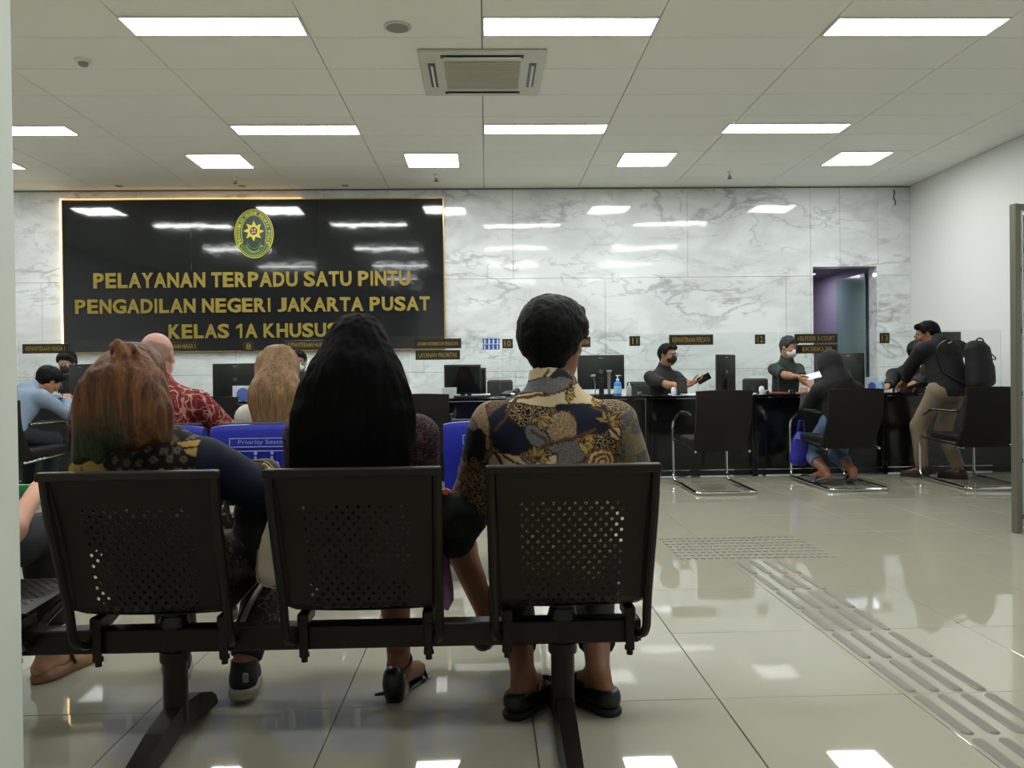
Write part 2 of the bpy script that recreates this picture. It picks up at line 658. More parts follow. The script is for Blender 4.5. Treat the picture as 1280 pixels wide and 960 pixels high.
# ---- walls
m_marble = make_marble()
DX0, DX1, DZ = at(1014, 400, WALLY).x, at(1098, 400, WALLY).x, at(1050, 331, WALLY).z
wb = B()
wb.box(((XL + DX0) / 2 - .1, WALLY + .12, CEIL / 2), (DX0 - XL + .2, .2, CEIL))
wb.box(((XR + DX1) / 2 + .1, WALLY + .12, CEIL / 2), (XR - DX1 + .2, .2, CEIL))
wb.box(((DX0 + DX1) / 2, WALLY + .12, (CEIL + DZ) / 2), (DX1 - DX0, .2, CEIL - DZ))
wall = tag(wb.obj('wall_back', mat('wall_joint', (120, 112, 96), .8)), kind='structure')
z1, z2 = at(900, 461, WALLY).z, at(900, 346, WALLY).z
rows = [(0, z1, [-6.7, -4.36, -2.0, .37, 2.72, DX0]), (z1, z2, [-5.55, -3.15, -.79, 1.53, 3.87]), (z2, CEIL, [-6.6, -4.36, -2.02, .36, 2.6, 4.58])]
G = .002
for (za, zb, cuts) in rows:
    xs = [XL] + [c for c in cuts if XL < c < XR] + [XR]
    for a, b in zip(xs[:-1], xs[1:]):
        segs = [(a, b, za, zb)]
        if b > DX0 and a < DX1:       # cut round the doorway
            segs = []
            if a < DX0 - .02: segs.append((a, DX0, za, zb))
            if b > DX1 + .02: segs.append((DX1, b, za, zb))
            if zb > DZ + .02: segs.append((max(a, DX0), min(b, DX1), max(za, DZ), zb))
        for (p, q, r_, s_) in segs:
            B().box(((p + q) / 2, WALLY + .01, (r_ + s_) / 2), (q - p - G * 2, .02, s_ - r_ - G * 2), bev=.001).obj('marble_panel', m_marble, wall)

tag(B().box((XR + .1, (YB + WALLY) / 2, CEIL / 2), (.2, WALLY - YB + .4, CEIL)).obj('wall_right', m_white_wall), kind='structure')
tag(B().box((XL - .1, (YB + WALLY) / 2, CEIL / 2), (.2, WALLY - YB + .4, CEIL)).obj('wall_left', m_white_wall), kind='structure')
tag(B().box(((XL + XR) / 2, YB - .1, CEIL / 2), (XR - XL + .4, .2, CEIL)).obj('wall_rear', m_white_wall), kind='structure')
# the white wall end close to the camera on the left: its edge is one vertical corner
pe = at(23.5, 480, 1.57)
tag(B().box((pe.x - .35, 1.25 + .16, CEIL / 2), (.7, .32, CEIL), bev=.006).obj('wall_near', m_near_wall), kind='structure')
# shadow-gap strip between wall and ceiling, dark base strip
tag(B().box(((XL + XR) / 2, WALLY - .006, CEIL - .012), (XR - XL, .012, .014)).obj('trim_1', m_ceil_gap), kind='structure')

# ---- doorway, corridor behind it, glass leaf standing open
m_cor = mat('corridor_paint', (140, 132, 148), .7)
m_cord = mat('corridor_dark', (58, 54, 66), .6)
cor = B()
cor.box((DX1 + .12, WALLY + 1.75, 1.3), (.1, 3.1, 2.6))
cor.box((DX0 - .55, WALLY + 1.75, 1.3), (.1, 3.1, 2.6))
cor.box(((DX0 + DX1) / 2 - .2, WALLY + 3.3, 1.3), (DX1 - DX0 + .9, .1, 2.6))
tag(B().box(((DX0 + DX1) / 2 - .2, WALLY + 1.75, 2.5), (DX1 - DX0 + .9, 3.1, .1)).obj('ceiling_corridor', m_cor), kind='structure')
tag(cor.obj('wall_corridor', m_cor), kind='structure')
tag(B().box(((DX0 + DX1) / 2 - .2, WALLY + 1.75, -.05), (DX1 - DX0 + .9, 3.1, .1)).obj('floor_corridor', m_tile), kind='structure')
q = at(1047, 420, WALLY + 3.2)
tag(B().box((q.x + .02, WALLY + 3.235, 1.1), (.32, .03, 2.2), bev=.005).obj('door_2', m_cord), kind='structure')
dl = at(1049, 353, WALLY + 2.6)
dlt = thing('downlight', 'round lit downlight on the corridor ceiling beyond the doorway', 'ceiling light', (at(1049, 353, WALLY + 2.85).x, WALLY + 2.85, 2.45))
B().lathe([(.085, 0), (.09, -.008), (.075, -.012)], n=20).obj('rim', m_wh, dlt)
B().lathe([(.1, -.012), (.1, -.016), (.01, -.017)], n=20).obj('diffuser', mat('downlight_glow', (255, 255, 255), .5, emit=(235, 235, 255), estr=12), dlt)
lt_ = thing('corridor_fill_light', 'square lamp on the corridor ceiling just inside the doorway', 'ceiling light', ((DX0 + DX1) / 2 - .1, WALLY + 1.5, 2.45))  # fill lamp added out of view to brighten the corridor
B().box((0, 0, -.01), (.5, .5, .02), bev=.004).obj('frame', m_wh, lt_)
B().box((0, 0, -.022), (.46, .46, .006)).obj('diffuser', mat('corridor_fill_glow', (255, 255, 255), .5, emit=(235, 230, 255), estr=9), lt_)
fr = B()
fr.box((DX0 + .012, WALLY + .1, DZ / 2), (.024, .22, DZ)); fr.box((DX1 - .012, WALLY + .1, DZ / 2), (.024, .22, DZ)); fr.box(((DX0 + DX1) / 2, WALLY + .1, DZ - .012), (DX1 - DX0 - .05, .22, .024))
tag(fr.obj('trim_2', m_marble), kind='structure')
hgx = at(1083, 400, WALLY + .22).x
m_leaf = bpy.data.materials.new('frosted_green_glass'); m_leaf.use_nodes = True
_nt = m_leaf.node_tree; _nt.nodes.remove(_nt.nodes['Principled BSDF'])
_t = _nt.nodes.new('ShaderNodeBsdfTransparent'); _t.inputs[0].default_value = (*lin((190, 215, 208)), 1)
_p = _nt.nodes.new('ShaderNodeBsdfPrincipled'); _p.inputs['Base Color'].default_value = (*lin((170, 198, 192)), 1); _p.inputs['Roughness'].default_value = .12
_m = _nt.nodes.new('ShaderNodeMixShader'); _m.inputs[0].default_value = .55
_nt.links.new(_t.outputs[0], _m.inputs[1]); _nt.links.new(_p.outputs[0], _m.inputs[2]); _nt.links.new(_m.outputs[0], _nt.nodes['Material Output'].inputs['Surface'])
d1 = tag(B().box((hgx - .006, WALLY + .68, DZ / 2 - .03), (.011, .88, DZ - .1), bev=.002).obj('door_1', m_leaf), kind='structure')
B().box((hgx - .006, WALLY + .28, DZ - .11), (.035, .14, .06), bev=.004).obj('top_hinge', m_dk, d1)
B().box((hgx - .006, WALLY + .28, .05), (.035, .14, .06), bev=.004).obj('bottom_hinge', m_dk, d1)
hb = B(); hb.tube(bend([(hgx - .012, WALLY + 1.02, .8), (hgx - .06, WALLY + 1.02, .8), (hgx - .06, WALLY + 1.02, 1.2), (hgx - .012, WALLY + 1.02, 1.2)], .02), .01)
hb.obj('door_handle', m_chrome, d1)

# ---- ceiling lamps
def lamp(cx, cy, w, d, label, group):
    t = thing('ceiling_light', label, 'ceiling light', (cx, cy, CEIL), 0, group)
    f = B(); h = .012; e = .012
    for sx in (-1, 1): f.box((sx * (w / 2 - e / 2), 0, -h / 2), (e, d, h))
    for sy in (-1, 1): f.box((0, sy * (d / 2 - e / 2), -h / 2), (w - 2 * e, e, h))
    f.obj('frame', m_wh, t)
    B().box((0, 0, -h / 2 + .002), (w - 2 * e - .004, d - 2 * e - .004, h - .004)).obj('diffuser', m_lamp, t)
    return t
r1 = 'long ceiling lamps of the nearest row in view'
xs = [-1.80, .60, 3.0]
for x, lb in zip(xs, ['long bright ceiling lamp nearest the viewer, on the left above the round speaker side',
                      'long bright ceiling lamp just in front of the cassette air conditioner',
                      'long bright ceiling lamp near the top right, close to the white wall']):
    lamp(x, atz(640, 31, CEIL).y + .01, 1.19, .29, lb, r1)
r2 = 'long ceiling lamps of the second row'
y2 = atz(640, 160.5, CEIL).y
for x, lb in zip([-4.5, -1.79, .60, 2.95], ['long ceiling lamp cut by the white wall end, second row', 'long ceiling lamp of the second row above the court emblem',
                                            'long ceiling lamp of the second row behind the air conditioner', 'long ceiling lamp of the second row, rightmost']):
    lamp(x, y2, 1.19, .29, lb, r2)
r3 = 'square ceiling lamps by the marble wall'
y3 = atz(640, 199.5, CEIL).y
for px, lb in zip([277, 541, 805, 1063], ['square ceiling lamp over the left half of the big dark sign', 'square ceiling lamp over the right end of the big dark sign',
                                          'square ceiling lamp second from the white wall on the right', 'square ceiling lamp nearest the white wall on the right']):
    lamp(atz(px, 202, CEIL).x, y3, .585, .56, lb, r3)
lamp(-5.4, y3, .585, .56, 'square ceiling lamp hidden behind the white wall end', r3)
for y in (atz(640, 31, CEIL).y - 2.35, atz(640, 31, CEIL).y - 4.7):
    for x in (-4.2, -1.8, .6, 3.0):
        if y < 1 and x in (-4.2,) : continue
        lamp(x, y, 1.19, .29, 'long ceiling lamp above and behind the viewer, outside the picture', 'long ceiling lamps above and behind the viewer')
lamp(-4.5, atz(640, 31, CEIL).y, 1.19, .29, 'long ceiling lamp of the nearest row hidden by the white wall end', r1)

# ---- air conditioner cassette
ac = thing('cassette_air_conditioner', 'square white cassette air conditioner in the ceiling with four dark slots', 'air conditioner', (0.0, (hy0 + hy1) / 2, CEIL))
c_ = B(); S = .475
c_.box((0, 0, -.012), (2 * S, 2 * S, .024), bev=.008)
c_.obj('panel', mat('cassette_shell', (198, 198, 184), .5), ac)
for (x, y, w_, d_) in ((0, -.385, .62, .055), (0, .385, .62, .055), (-.385, 0, .055, .5), (.385, 0, .055, .5)):
    s_ = B().box((x, y, -.0265), (w_, d_, .005), bev=.002).obj('air_slot', m_dk, ac)
    f_ = B().box((x, y, -.034), ((w_ - .05) if w_ > d_ else .018, (d_ - .05) if d_ > w_ else .018, .006), rot=Matrix.Rotation(R(25), 3, 'X' if w_ > d_ else 'Y')).obj('flap', m_wh, s_)
gr = B()
gr.box((0, 0, -.027), (.58, .58, .006), bev=.003)
g0 = gr.obj('grille', mat('grille_beige', (178, 172, 156), .7), ac)
gs = B()
for k in range(22): gs.box((0, -.275 + k * .0262, -.033), (.56, .010, .006))
tag(gs.obj('grille_slats', mat('grille_slat', (196, 190, 174), .7), ac), kind='stuff')

# ---- small ceiling fittings
p = atz(497, 33, CEIL)
t = thing('ceiling_speaker', 'round flush ceiling speaker with a grey mesh face', 'speaker', (p.x, p.y, CEIL))
B().lathe([(.095, 0), (.095, -.008), (.078, -.012)], n=28).obj('rim', mat('speaker_rim', (196, 196, 186), .5), t)
B().lathe([(.076, -.011), (.074, -.0145), (.01, -.0155)], n=28).obj('mesh_face', mat('speaker_mesh', (140, 138, 126), .8, bump=(400, .5, .002)), t)
p = atz(104, 75, CEIL)
t = thing('smoke_detector', 'small round smoke detector on the ceiling at upper left', 'smoke detector', (p.x, p.y, CEIL))
B().lathe([(.06, 0), (.06, -.014), (.05, -.02)], n=24).obj('base', m_wh, t)
B().lathe([(.036, -.02), (.034, -.04), (.02, -.048)], n=20).obj('sensor_head', mat('detector_grey', (140, 138, 128), .6), t)
for k, px, py, lb in ((0, 294, 221, 'dark ceiling sprinkler above the court emblem side of the sign'), (1, 545, 218, 'dark ceiling sprinkler above the right end of the sign'), (2, 912, 215, 'dark ceiling sprinkler between the two right square lamps')):
    p = atz(px, py, CEIL)
    t = thing('sprinkler', lb, 'sprinkler', (p.x, p.y, CEIL), 0, 'ceiling sprinklers near the marble wall')
    B().lathe([(.035, 0), (.03, -.008), (.012, -.01), (.012, -.04)], n=14).obj('body', m_wh, t)
    b_ = B().lathe([(.006, -.04), (.006, -.075), (.03, -.077), (.03, -.08)], n=14); b_.tube([(-.014, 0, -.04), (-.02, 0, -.058), (0, 0, -.075)], .003, 6); b_.tube([(.014, 0, -.04), (.02, 0, -.058), (0, 0, -.075)], .003, 6)
    b_.obj('deflector', mat('sprinkler_brass', (90, 78, 60), .4, metal=.6), t)
for px, lb in ((149, 'small unlit round recess fitting above the left end of the sign'), (303, 'small unlit round recess fitting above the emblem'), (432, 'small unlit round recess fitting above the sign right of the emblem')):
    p = atz(px, 232.5, CEIL)
    t = thing('recessed_spotlight', lb, 'ceiling fitting', (p.x, min(p.y, WALLY - .2), CEIL), 0, 'unlit recessed fittings over the sign')
    B().lathe([(.05, 0), (.05, -.006), (.04, -.008)], n=18).obj('rim', mat('fitting_rim', (186, 176, 158), .5), t)
    B().lathe([(.038, -.007), (.03, -.009), (.01, -.0095)], n=18).obj('lens', mat('fitting_lens', (120, 108, 92), .4), t)
# small clip with a dangling wire high on the marble wall
a = at(1117.5, 237, WALLY - .01)
cw = B(); cw.tube([(a.x, a.y, a.z), (a.x + .006, a.y, a.z - .05), (a.x - .004, a.y, a.z - .1), (a.x + .018, a.y, a.z - .16), (a.x + .014, a.y, a.z - .2)], .007, 6)
tag(cw.obj('loose_cable', m_dk), 'short loose dark cable end high on the marble wall right of the doorway', 'cable')

# ================================================================== BIG SIGN
bz1, bz0 = at(316, 249.5, WALLY - .06).z, at(316, 438, WALLY - .06).z
bx0, bx1 = at(79, 340, WALLY - .06).x, at(554.5, 340, WALLY - .06).x
sign = thing('wall_sign', 'large glossy black sign board with gold lettering and oval emblem on marble wall', 'sign', ((bx0 + bx1) / 2, WALLY, bz0))
sw_, sh_ = bx1 - bx0, bz1 - bz0
m_board = mat('black_gloss_board', (34, 37, 42), .07, spec=.5, coat=.3, bump=(2.2, .10, .03))
pw = sw_ / 3
for k in range(3):
    B().box((-sw_ / 2 + pw * (k + .5), -.045, sh_ / 2), (pw - .001, .02, sh_), bev=.001).obj('board_panel', m_board, sign)
B().box((0, -.0175, sh_ / 2), (sw_ - .06, .035, sh_ - .06)).obj('backing_frame', m_dk, sign)
m_gt = mat('gold_trim', (190, 150, 86), .3, metal=.8)
tr = B()
for sx in (-1, 1): tr.box((sx * (sw_ / 2 + .006), -.04, sh_ / 2), (.012, .04, sh_ + .024))
for z in (-.006, sh_ + .006): tr.box((0, -.04, z), (sw_, .04, .012))
tr.obj('edge_trim', m_gt, sign)
m_led = mat('led_strip_glow', (255, 220, 170), .5, emit=(255, 214, 150), estr=2.6)
B().box((-sw_ / 2 - .030, -.022, sh_ / 2), (.030, .018, sh_ + .06), bev=.004).obj('led_strip', m_led, sign)
B().box((-.9, -.022, sh_ + .022), (sw_ - 1.75, .014, .014), bev=.004).obj('led_strip', mat('led_strip_dim', (255, 220, 170), .5, emit=(255, 190, 110), estr=1.0), sign)

def letters(parent, s, x0, x1, z0, z1, y, m, depth):
    w_ = [ADV.get(c, 600) / 1000 for c in s]
    k = (x1 - x0) / (sum(w_) - .08)
    x = x0 - .04 * k
    for c, a_ in zip(s, w_):
        if c == '1':
            g0, g1 = x + .08 * k, x + (a_ - .14) * k; hh = z1 - z0; tw = (g1 - g0) * .36
            B().prism([(g1 - tw, z0), (g1, z0), (g1, z1), (g1 - tw * .8, z1), (g0, z1 - hh * .2), (g0, z1 - hh * .36), (g1 - tw, z1 - hh * .24)], depth, 'y', y - depth).obj('letter', m, parent)
        elif c != ' ':
            side = .045 if c in 'NHDERKPBLFIU' else .02
            zz0, zz1 = z0, z1
            if c in 'SGOCQ': zz0 -= .01 * k; zz1 += .01 * k
            if c == 'I': g0, g1 = x + .075 * k, x + (a_ - .075) * k
            elif c == '1': g0, g1 = x + .07 * k, x + (a_ - .15) * k
            else: g0, g1 = x + side * k, x + (a_ - side) * k
            text('letter', c, g0, g1, zz0, zz1, y, m, parent, bold=.035, depth=depth)
        x += a_ * k
def bl(px, py):      # board-local coordinates of a photo pixel
    q = at(px, py, WALLY - .07)
    return q.x - sign.location.x, q.z - bz0
for s_, (xa, ya), (xb, yb), hgt in (('PELAYANAN TERPADU SATU PINTU', (117, 361.5), (513, 356), 18.6), ('PENGADILAN NEGERI JAKARTA PUSAT', (94, 392), (537, 388.5), 17.5), ('KELAS 1A KHUSUS', (211, 422.5), (423, 422), 17.5)):
    A_, B_ = bl(xa, ya), bl(xb, yb)
    zb = (A_[1] + B_[1]) / 2
    letters(sign, s_, A_[0], B_[0], zb, zb + hgt / FPX * 10.43, -.058, m_gold, .02)
# emblem
ex, ez = bl(317.5, 292)
rx, rz = .243, .307
def oval(a, b, n=48, sup=2.0):
    return [(a * math.copysign(abs(math.cos(t)) ** (2 / sup), math.cos(t)), b * math.copysign(abs(math.sin(t)) ** (2 / sup), math.sin(t))) for t in [2 * PI * k / n for k in range(n)]]
m_eg = mat('emblem_green', (22, 66, 44), .4); m_ey = mat('emblem_yellow', (214, 206, 50), .45); m_eo = mat('emblem_olive', (58, 92, 34), .45)
def plate(nm, poly, y, t, m, par=sign):
    return B().prism([(ex + a, ez + b) for a, b in poly], t, 'y', y).obj(nm, m, par)
em = plate('emblem', oval(rx, rz), -.073, .015, m_ey)
plate('emblem_field', oval(rx * .965, rz * .97), -.075, .003, m_eo, em)
def band(bb, a, b, wd, y, t, a0=0, a1=2 * PI, n=60):
    for k in range(n):
        t0, t1 = a0 + (a1 - a0) * k / n, a0 + (a1 - a0) * (k + 1) / n
        P = [(ex + (a + s * wd) * math.cos(u), ez + (b + s * wd) * math.sin(u)) for u, s in ((t0, 0), (t1, 0), (t1, 1), (t0, 1))]
        bb.prism(P, t, 'y', y)
ring = B(); band(ring, rx * .90, rz * .91, .005, -.078, .003); ring.obj('emblem_ring', m_ey, em)
ring = B(); band(ring, rx * .62, rz * .74, .006, -.078, .003, R(-28), R(208), 40); ring.obj('emblem_ring', m_ey, em)
plate('emblem_centre', oval(rx * .6, rz * .72, sup=2.3), -.0775, .003, m_eg, em)
for s in (-1, 1):
    B().prism([(ex + s * rx * .60, ez - rz * .34), (ex + s * rx * .64, ez - rz * .34), (ex + s * rx * .86, ez - rz * .52), (ex + s * rx * .82, ez - rz * .54)], .004, 'y', -.079).obj('emblem_hook', m_ey, em)
star = [((.128 if k % 2 == 0 else .072) * math.sin(2 * PI * (k + (.25 if k % 2 else 0)) / 16), (.128 if k % 2 == 0 else .072) * math.cos(2 * PI * (k + (.25 if k % 2 else 0)) / 16)) for k in range(16)]
B().prism([(ex + a * 1.0, ez + .03 + b) for a, b in star], .006, 'y', -.084).obj('emblem_star', m_ey, em)
B().prism([(ex + a, ez + .03 + b) for a, b in oval(.047, .05, 24)], .003, 'y', -.087).obj('emblem_shield', mat('emblem_maroon', (110, 32, 30), .5), em)
for dx, dz in ((-.018, .014), (.016, .018), (-.014, -.018), (.014, -.014)):
    B().box((ex + dx, -.088, ez + .03 + dz), (.02, .002, .016), rot=Matrix.Rotation(R(30), 3, 'Y')).obj('shield_mark', mat('emblem_white', (200, 196, 190), .5), em)
def arc_text(s, a, b, h, a0, a1, m, top=True):
    n = len(s)
    for k, c in enumerate(s):
        if c == ' ': continue
        u = a0 + (a1 - a0) * k / (n - 1)
        co, fs = text_data(c, .02, 0)
        nx, nz = math.cos(u) / a, math.sin(u) / b
        l_ = math.hypot(nx, nz); nx, nz = nx / l_, nz / l_
        if not top: nx, nz = -nx, -nz
        ux, uz = nz, -nx
        P = [(ex + a * math.cos(u) + ux * (q[0] - .5) * h * .72 + nx * (q[1] - .5) * h, -.0795, ez + b * math.sin(u) + uz * (q[0] - .5) * h * .72 + nz * (q[1] - .5) * h) for q in co]
        me = bpy.data.meshes.new('letter'); me.from_pydata(P, [], fs); link('letter', me, m, em)
arc_text('PENGADILAN NEGERI JAKARTA PUSAT', rx * .78, rz * .83, .036, R(206), R(-26), m_ey)
arc_text('DHARMMAYUKTI', rx * .52, rz * .76, .030, R(222), R(318), mat('emblem_pale', (150, 170, 90), .5), False)
for a_, b_, w_, u0, u1 in ((.70, .86, .008, 205, 335), (.40, .60, .006, 215, 325)):
    gb = B(); band(gb, rx * a_, rz * b_, w_, -.0785, .003, R(u0), R(u1), 30); gb.obj('emblem_ribbon', mat('emblem_ribbon', (110, 140, 60), .5), em)
# ================================================================== SERVICE COUNTER
m_ctr = mat('black_counter_laminate', (20, 20, 21), .14, spec=.5, bump=(5, .05, .004))
m_ctop = mat('counter_top_black', (17, 17, 18), .08, spec=.55)
YF = 7.92                                    # counter front
CTZ = .80
cuts_px = [-60, 178, 372, 552, 668, 813, 945, 1108, 1262]
cut_x = [at(p, 520, YF).x for p in cuts_px]
cut_x[0] = -6.2; cut_x[-1] = XR - .12
def cl(n): return ['black counter desk behind the blue-shirted visitor at far left', 'black counter desk ahead of the bald man in red batik', 'black counter desk ahead of the long black-haired woman',
                   'black counter desk carrying the pair of front-facing monitors', 'black counter desk carrying the blue sanitizer bottle', 'black counter desk in front of the officer in a black face mask',
                   'black counter desk left of the woman in the black headscarf', 'black counter desk the standing backpack man leans on'][n]
for n in range(8):
    a, b = cut_x[n], cut_x[n + 1]
    W = b - a - .006
    d = thing('counter_desk', cl(n), 'counter', ((a + b) / 2, YF, 0), 0, 'black service counter desks')
    B().box((0, .33, CTZ - .015), (W, .70, .03), bev=.004).obj('worktop', m_ctop, d)
    for s in (-1, 1):
        B().box((s * (W / 2 - .0125), .34, (CTZ - .03) / 2), (.025, .62, CTZ - .032), bev=.002).obj('side_panel', m_ctr, d)
    B().box((0, .10, (CTZ - .03) / 2 + .03), (W - .055, .018, CTZ - .10), bev=.002).obj('front_panel', m_ctr, d)
    B().box((0, .09, .035), (W - .055, .03, .05), bev=.002).obj('kick_rail', m_ctr, d)
    B().lathe([(.03, 0), (.03, .004), (.02, .005)], c=(0, 0, 0), n=16).obj('cable_grommet', m_dk, d, loc=(W / 2 - .12, .34, CTZ))
def on_counter(px, Y): return at(px, 490, Y).x
# glass screens standing on the counter
m_glass = make_glass('screen_glass', (250, 252, 251), .45, .0)
GY = 8.10
gx = [at(p, 440, GY).x for p in (22, 138.5, 298, 513, 625, 784, 973, 1107)] + [at(1252, 440, GY).x]
gl = ['glass counter screen behind the leftmost name plate', 'glass counter screen behind the bald man', 'glass counter screen behind the plate numbered 8', 'glass counter screen carrying the priority service plates',
      'glass counter screen carrying plate 10', 'glass counter screen between plates 11 and 12', 'glass counter screen in front of the officer in the green shirt', 'glass counter screen behind the standing backpack man']
for n in range(8):
    a, b = gx[n], gx[n + 1]
    zt = at((22 + 1252) / 2, 419.5, GY).z
    s = thing('glass_screen', gl[n], 'glass screen', ((a + b) / 2, GY, CTZ), 0, 'clear glass screens along the counter')
    B().box((0, 0, (zt - CTZ) / 2 + .004), (b - a - .016, .008, zt - CTZ - .004), bev=.001).obj('pane', m_glass, s)
    for e in (-1, 1):
        B().box((e * ((b - a) / 2 - .12), 0, .018), (.04, .035, .036), bev=.004).obj('clamp', m_chrome, s)
# name plates on the screens
m_plate = mat('plate_black', (20, 19, 15), .3); m_pe = mat('plate_gold_edge', (84, 76, 46), .45, metal=.3); m_pt = mat('plate_gold_text', (150, 128, 62), .5)
def sign_plate(s, px0, px1, py0, py1, label, group, ty=.5, tw=.86):
    y = GY - .024
    A_, C_ = at(px0, py1, y), at(px1, py0, y)
    W, H = C_.x - A_.x, C_.z - A_.z
    t = thing('name_plate', label, 'sign', ((A_.x + C_.x) / 2, y, A_.z), 0, group)
    B().box((0, .004, H / 2), (W, .012, H), bev=.002).obj('plate', m_plate, t)
    e = B(); w_ = .007; i_ = .012
    for z in (i_, H - i_): e.box((0, -.003, z), (W - 2 * i_, .003, w_ * .7))
    for x in (-1, 1): e.box((x * (W / 2 - i_), -.003, H / 2), (w_ * .7, .003, H - 2 * i_))
    e.obj('gold_border', m_pe, t)
    text('lettering', s, -W * tw / 2, W * tw / 2, H * (.5 - ty / 2), H * (.5 + ty / 2), -.0035, m_pt, t, bold=.02)
    B().box((0, .0135, H - .014), (.05, .006, .028)).obj('bracket', m_dk, t)
    return t
gN = 'service name plates on the counter glass'; gD = 'numbered plates on the counter glass'
sign_plate('KEPANITERAAN NIAGA 1', 28, 85, 429.5, 442, 'leftmost long black name plate with gold lettering on counter glass', gN)
sign_plate('KEPANITERAAN NIAGA 2', 191, 249, 427, 439, 'black name plate reading NIAGA 2 beside the bald head', gN)
sign_plate('KEPANITERAAN HUKUM', 356, 413, 425, 437, 'black name plate reading KEPANITERAAN HUKUM above the grey-masked officer', gN)
sign_plate('LAYANAN INFORMASI DAN PENGADUAN', 517.5, 576.5, 423, 436, 'upper plate LAYANAN INFORMASI DAN PENGADUAN at the sign corner', gN, .42)
sign_plate('LAYANAN PRIORITAS', 519.5, 575, 437.5, 450, 'lower plate reading LAYANAN PRIORITAS', gN)
sign_plate('KEPANITERAAN PERDATA', 836.5, 891.5, 418, 431.5, 'black name plate above the officer in a black face mask', gN)
sign_plate('HELPDESK E-COURT', 993.5, 1047, 417, 429, 'plate reading HELPDESK E-COURT', gN)
sign_plate('EKSEKUSI', 995, 1047, 430.5, 442, 'plate reading EKSEKUSI just above the black headscarf', gN, .5, .7)
sign_plate('8', 303.5, 318, 427, 439, 'square plate reading 8 above the light-haired woman', gD, .62, .45)
sign_plate('7', 147, 161, 428, 440, 'square number plate behind the reddish hair', gD, .62, .45)
sign_plate('10', 628, 641, 423.5, 435.5, 'square plate reading 10 beside the blue pictogram sticker', gD, .62, .6)
sign_plate('11', 787, 800, 420, 432.5, 'square plate reading 11 right of the batik man head', gD, .62, .5)
sign_plate('12', 944, 956.5, 418, 430, 'square plate reading 12 left of the green-shirted officer', gD, .62, .6)
sign_plate('13', 1100, 1112, 416, 429, 'dim square plate reading 13 right of the doorway', gD, .62, .6)
sign_plate('PENDAFTARAN', 722, 738, 421, 434, 'black plate mostly hidden behind the batik man head', gN)
# blue pictogram sticker left of plate 10
A_, C_ = at(603.5, 437, GY - .006), at(624.5, 423, GY - .006)
stk = thing('pictogram_sticker', 'small blue and white pictogram sticker left of plate 10', 'sticker', ((A_.x + C_.x) / 2, GY - .006, A_.z))
W, H = C_.x - A_.x, C_.z - A_.z
B().box((0, 0, H / 2), (W, .003, H)).obj('sheet', mat('sticker_blue', (44, 88, 190), .5), stk)
m_sw = mat('sticker_white', (225, 230, 238), .6)
b_ = B()
for r_ in range(2):
    for c_ in range(4):
        x = -W / 2 + W * (c_ + .5) / 4; z = H * (.27 + .47 * r_)
        b_.prism([(x + .006 * math.cos(u), z + .024 + .006 * math.sin(u)) for u in [k * PI / 3 for k in range(6)]], .001, 'y', -.003)
        b_.prism([(x - .007, z - .024), (x + .007, z - .024), (x + .010 * (r_ + .3), z + .013), (x - .008, z + .013)], .001, 'y', -.003)
b_.box((0, -.0022, H * .5), (W, .001, .006)); tag(b_.obj('pictograms', m_sw, stk), kind='stuff')

# ================================================================== things on the counter
m_mon = mat('monitor_shell', (28, 29, 31), .4); m_scr = mat('monitor_screen', (14, 15, 17), .1, spec=.5); m_logo = mat('logo_silver', (150, 152, 154), .3, metal=.5)
def monitor(x, y, w_, h_, zc, yaw, label, back=True, grp='computer monitors on the counter', logo=True, base=CTZ):
    """zc = height of the bottom edge; yaw 0 = its back towards the hall"""
    t = thing('monitor', label, 'monitor', (x, y, base), R(yaw), grp)
    z0 = zc - base
    B().box((0, .0, z0 + h_ / 2), (w_, .03, h_), bev=.008, seg=2).obj('housing', m_mon, t)
    B().box((0, .0162, z0 + h_ / 2), (w_ - .03, .002, h_ - .04)).obj('screen', m_scr, t)
    if logo:
        g = B(); g.tube([(.016 * math.cos(u), -.0162, z0 + h_ * .52 + .016 * math.sin(u)) for u in [2 * PI * k / 16 for k in range(16)]], .0025, 5, closed=True)
        g.box((-.004, -.0165, z0 + h_ * .52), (.003, .002, .018)); g.box((.005, -.0165, z0 + h_ * .52 - .002), (.003, .002, .018))
        g.obj('round_logo', m_logo, t)
        B().box((0, -.0162, z0 + h_ - .03), (.04, .002, .008)).obj('maker_badge', m_logo, t)
    s = B(); s.box((0, -.035, z0 / 2 + .06), (.05, .02, z0 + .12), bev=.004)
    s.obj('stand', m_chrome if back == 'silver' else m_mon, t)
    B().box((0, -.01, .006), (.24, .17, .012), bev=.004).obj('stand_base', m_mon, t)
    return t
def px_mon(px0, px1, py0, py1, Y, yaw, label, **k):
    a, b = at(px0, py1, Y), at(px1, py0, Y)
    w_ = (b.x - a.x) / max(abs(math.cos(R(yaw))), .3)
    return monitor((a.x + b.x) / 2, Y, w_, b.z - a.z, a.z, yaw, label, **k)
px_mon(266.5, 322, 454, 496, 8.4, 0, 'black monitor seen from behind, left of the long light-haired woman')
px_mon(85, 118, 455, 499, 8.35, -18, 'dark monitor in front of the officer at far left')
px_mon(565, 607.5, 459.5, 492.5, 8.5, 180, 'black monitor facing the hall, rear one of the pair', logo=False)
px_mon(555.5, 601, 455.5, 493, 8.32, 180, 'black monitor facing the hall, front left one of the pair', logo=False)
px_mon(722, 780, 443.5, 487, 8.4, 0, 'large black monitor seen from behind, right of the batik man head')
px_mon(892.5, 921.5, 443, 488, 8.45, 38, 'black monitor turned sideways, right of the phone-holding officer')
px_mon(1043, 1077.5, 441, 492, 8.4, -20, 'black monitor behind the black headscarf')
px_mon(1150, 1202.5, 414.5, 470, 8.5, 8, 'black monitor behind the standing man shoulder')
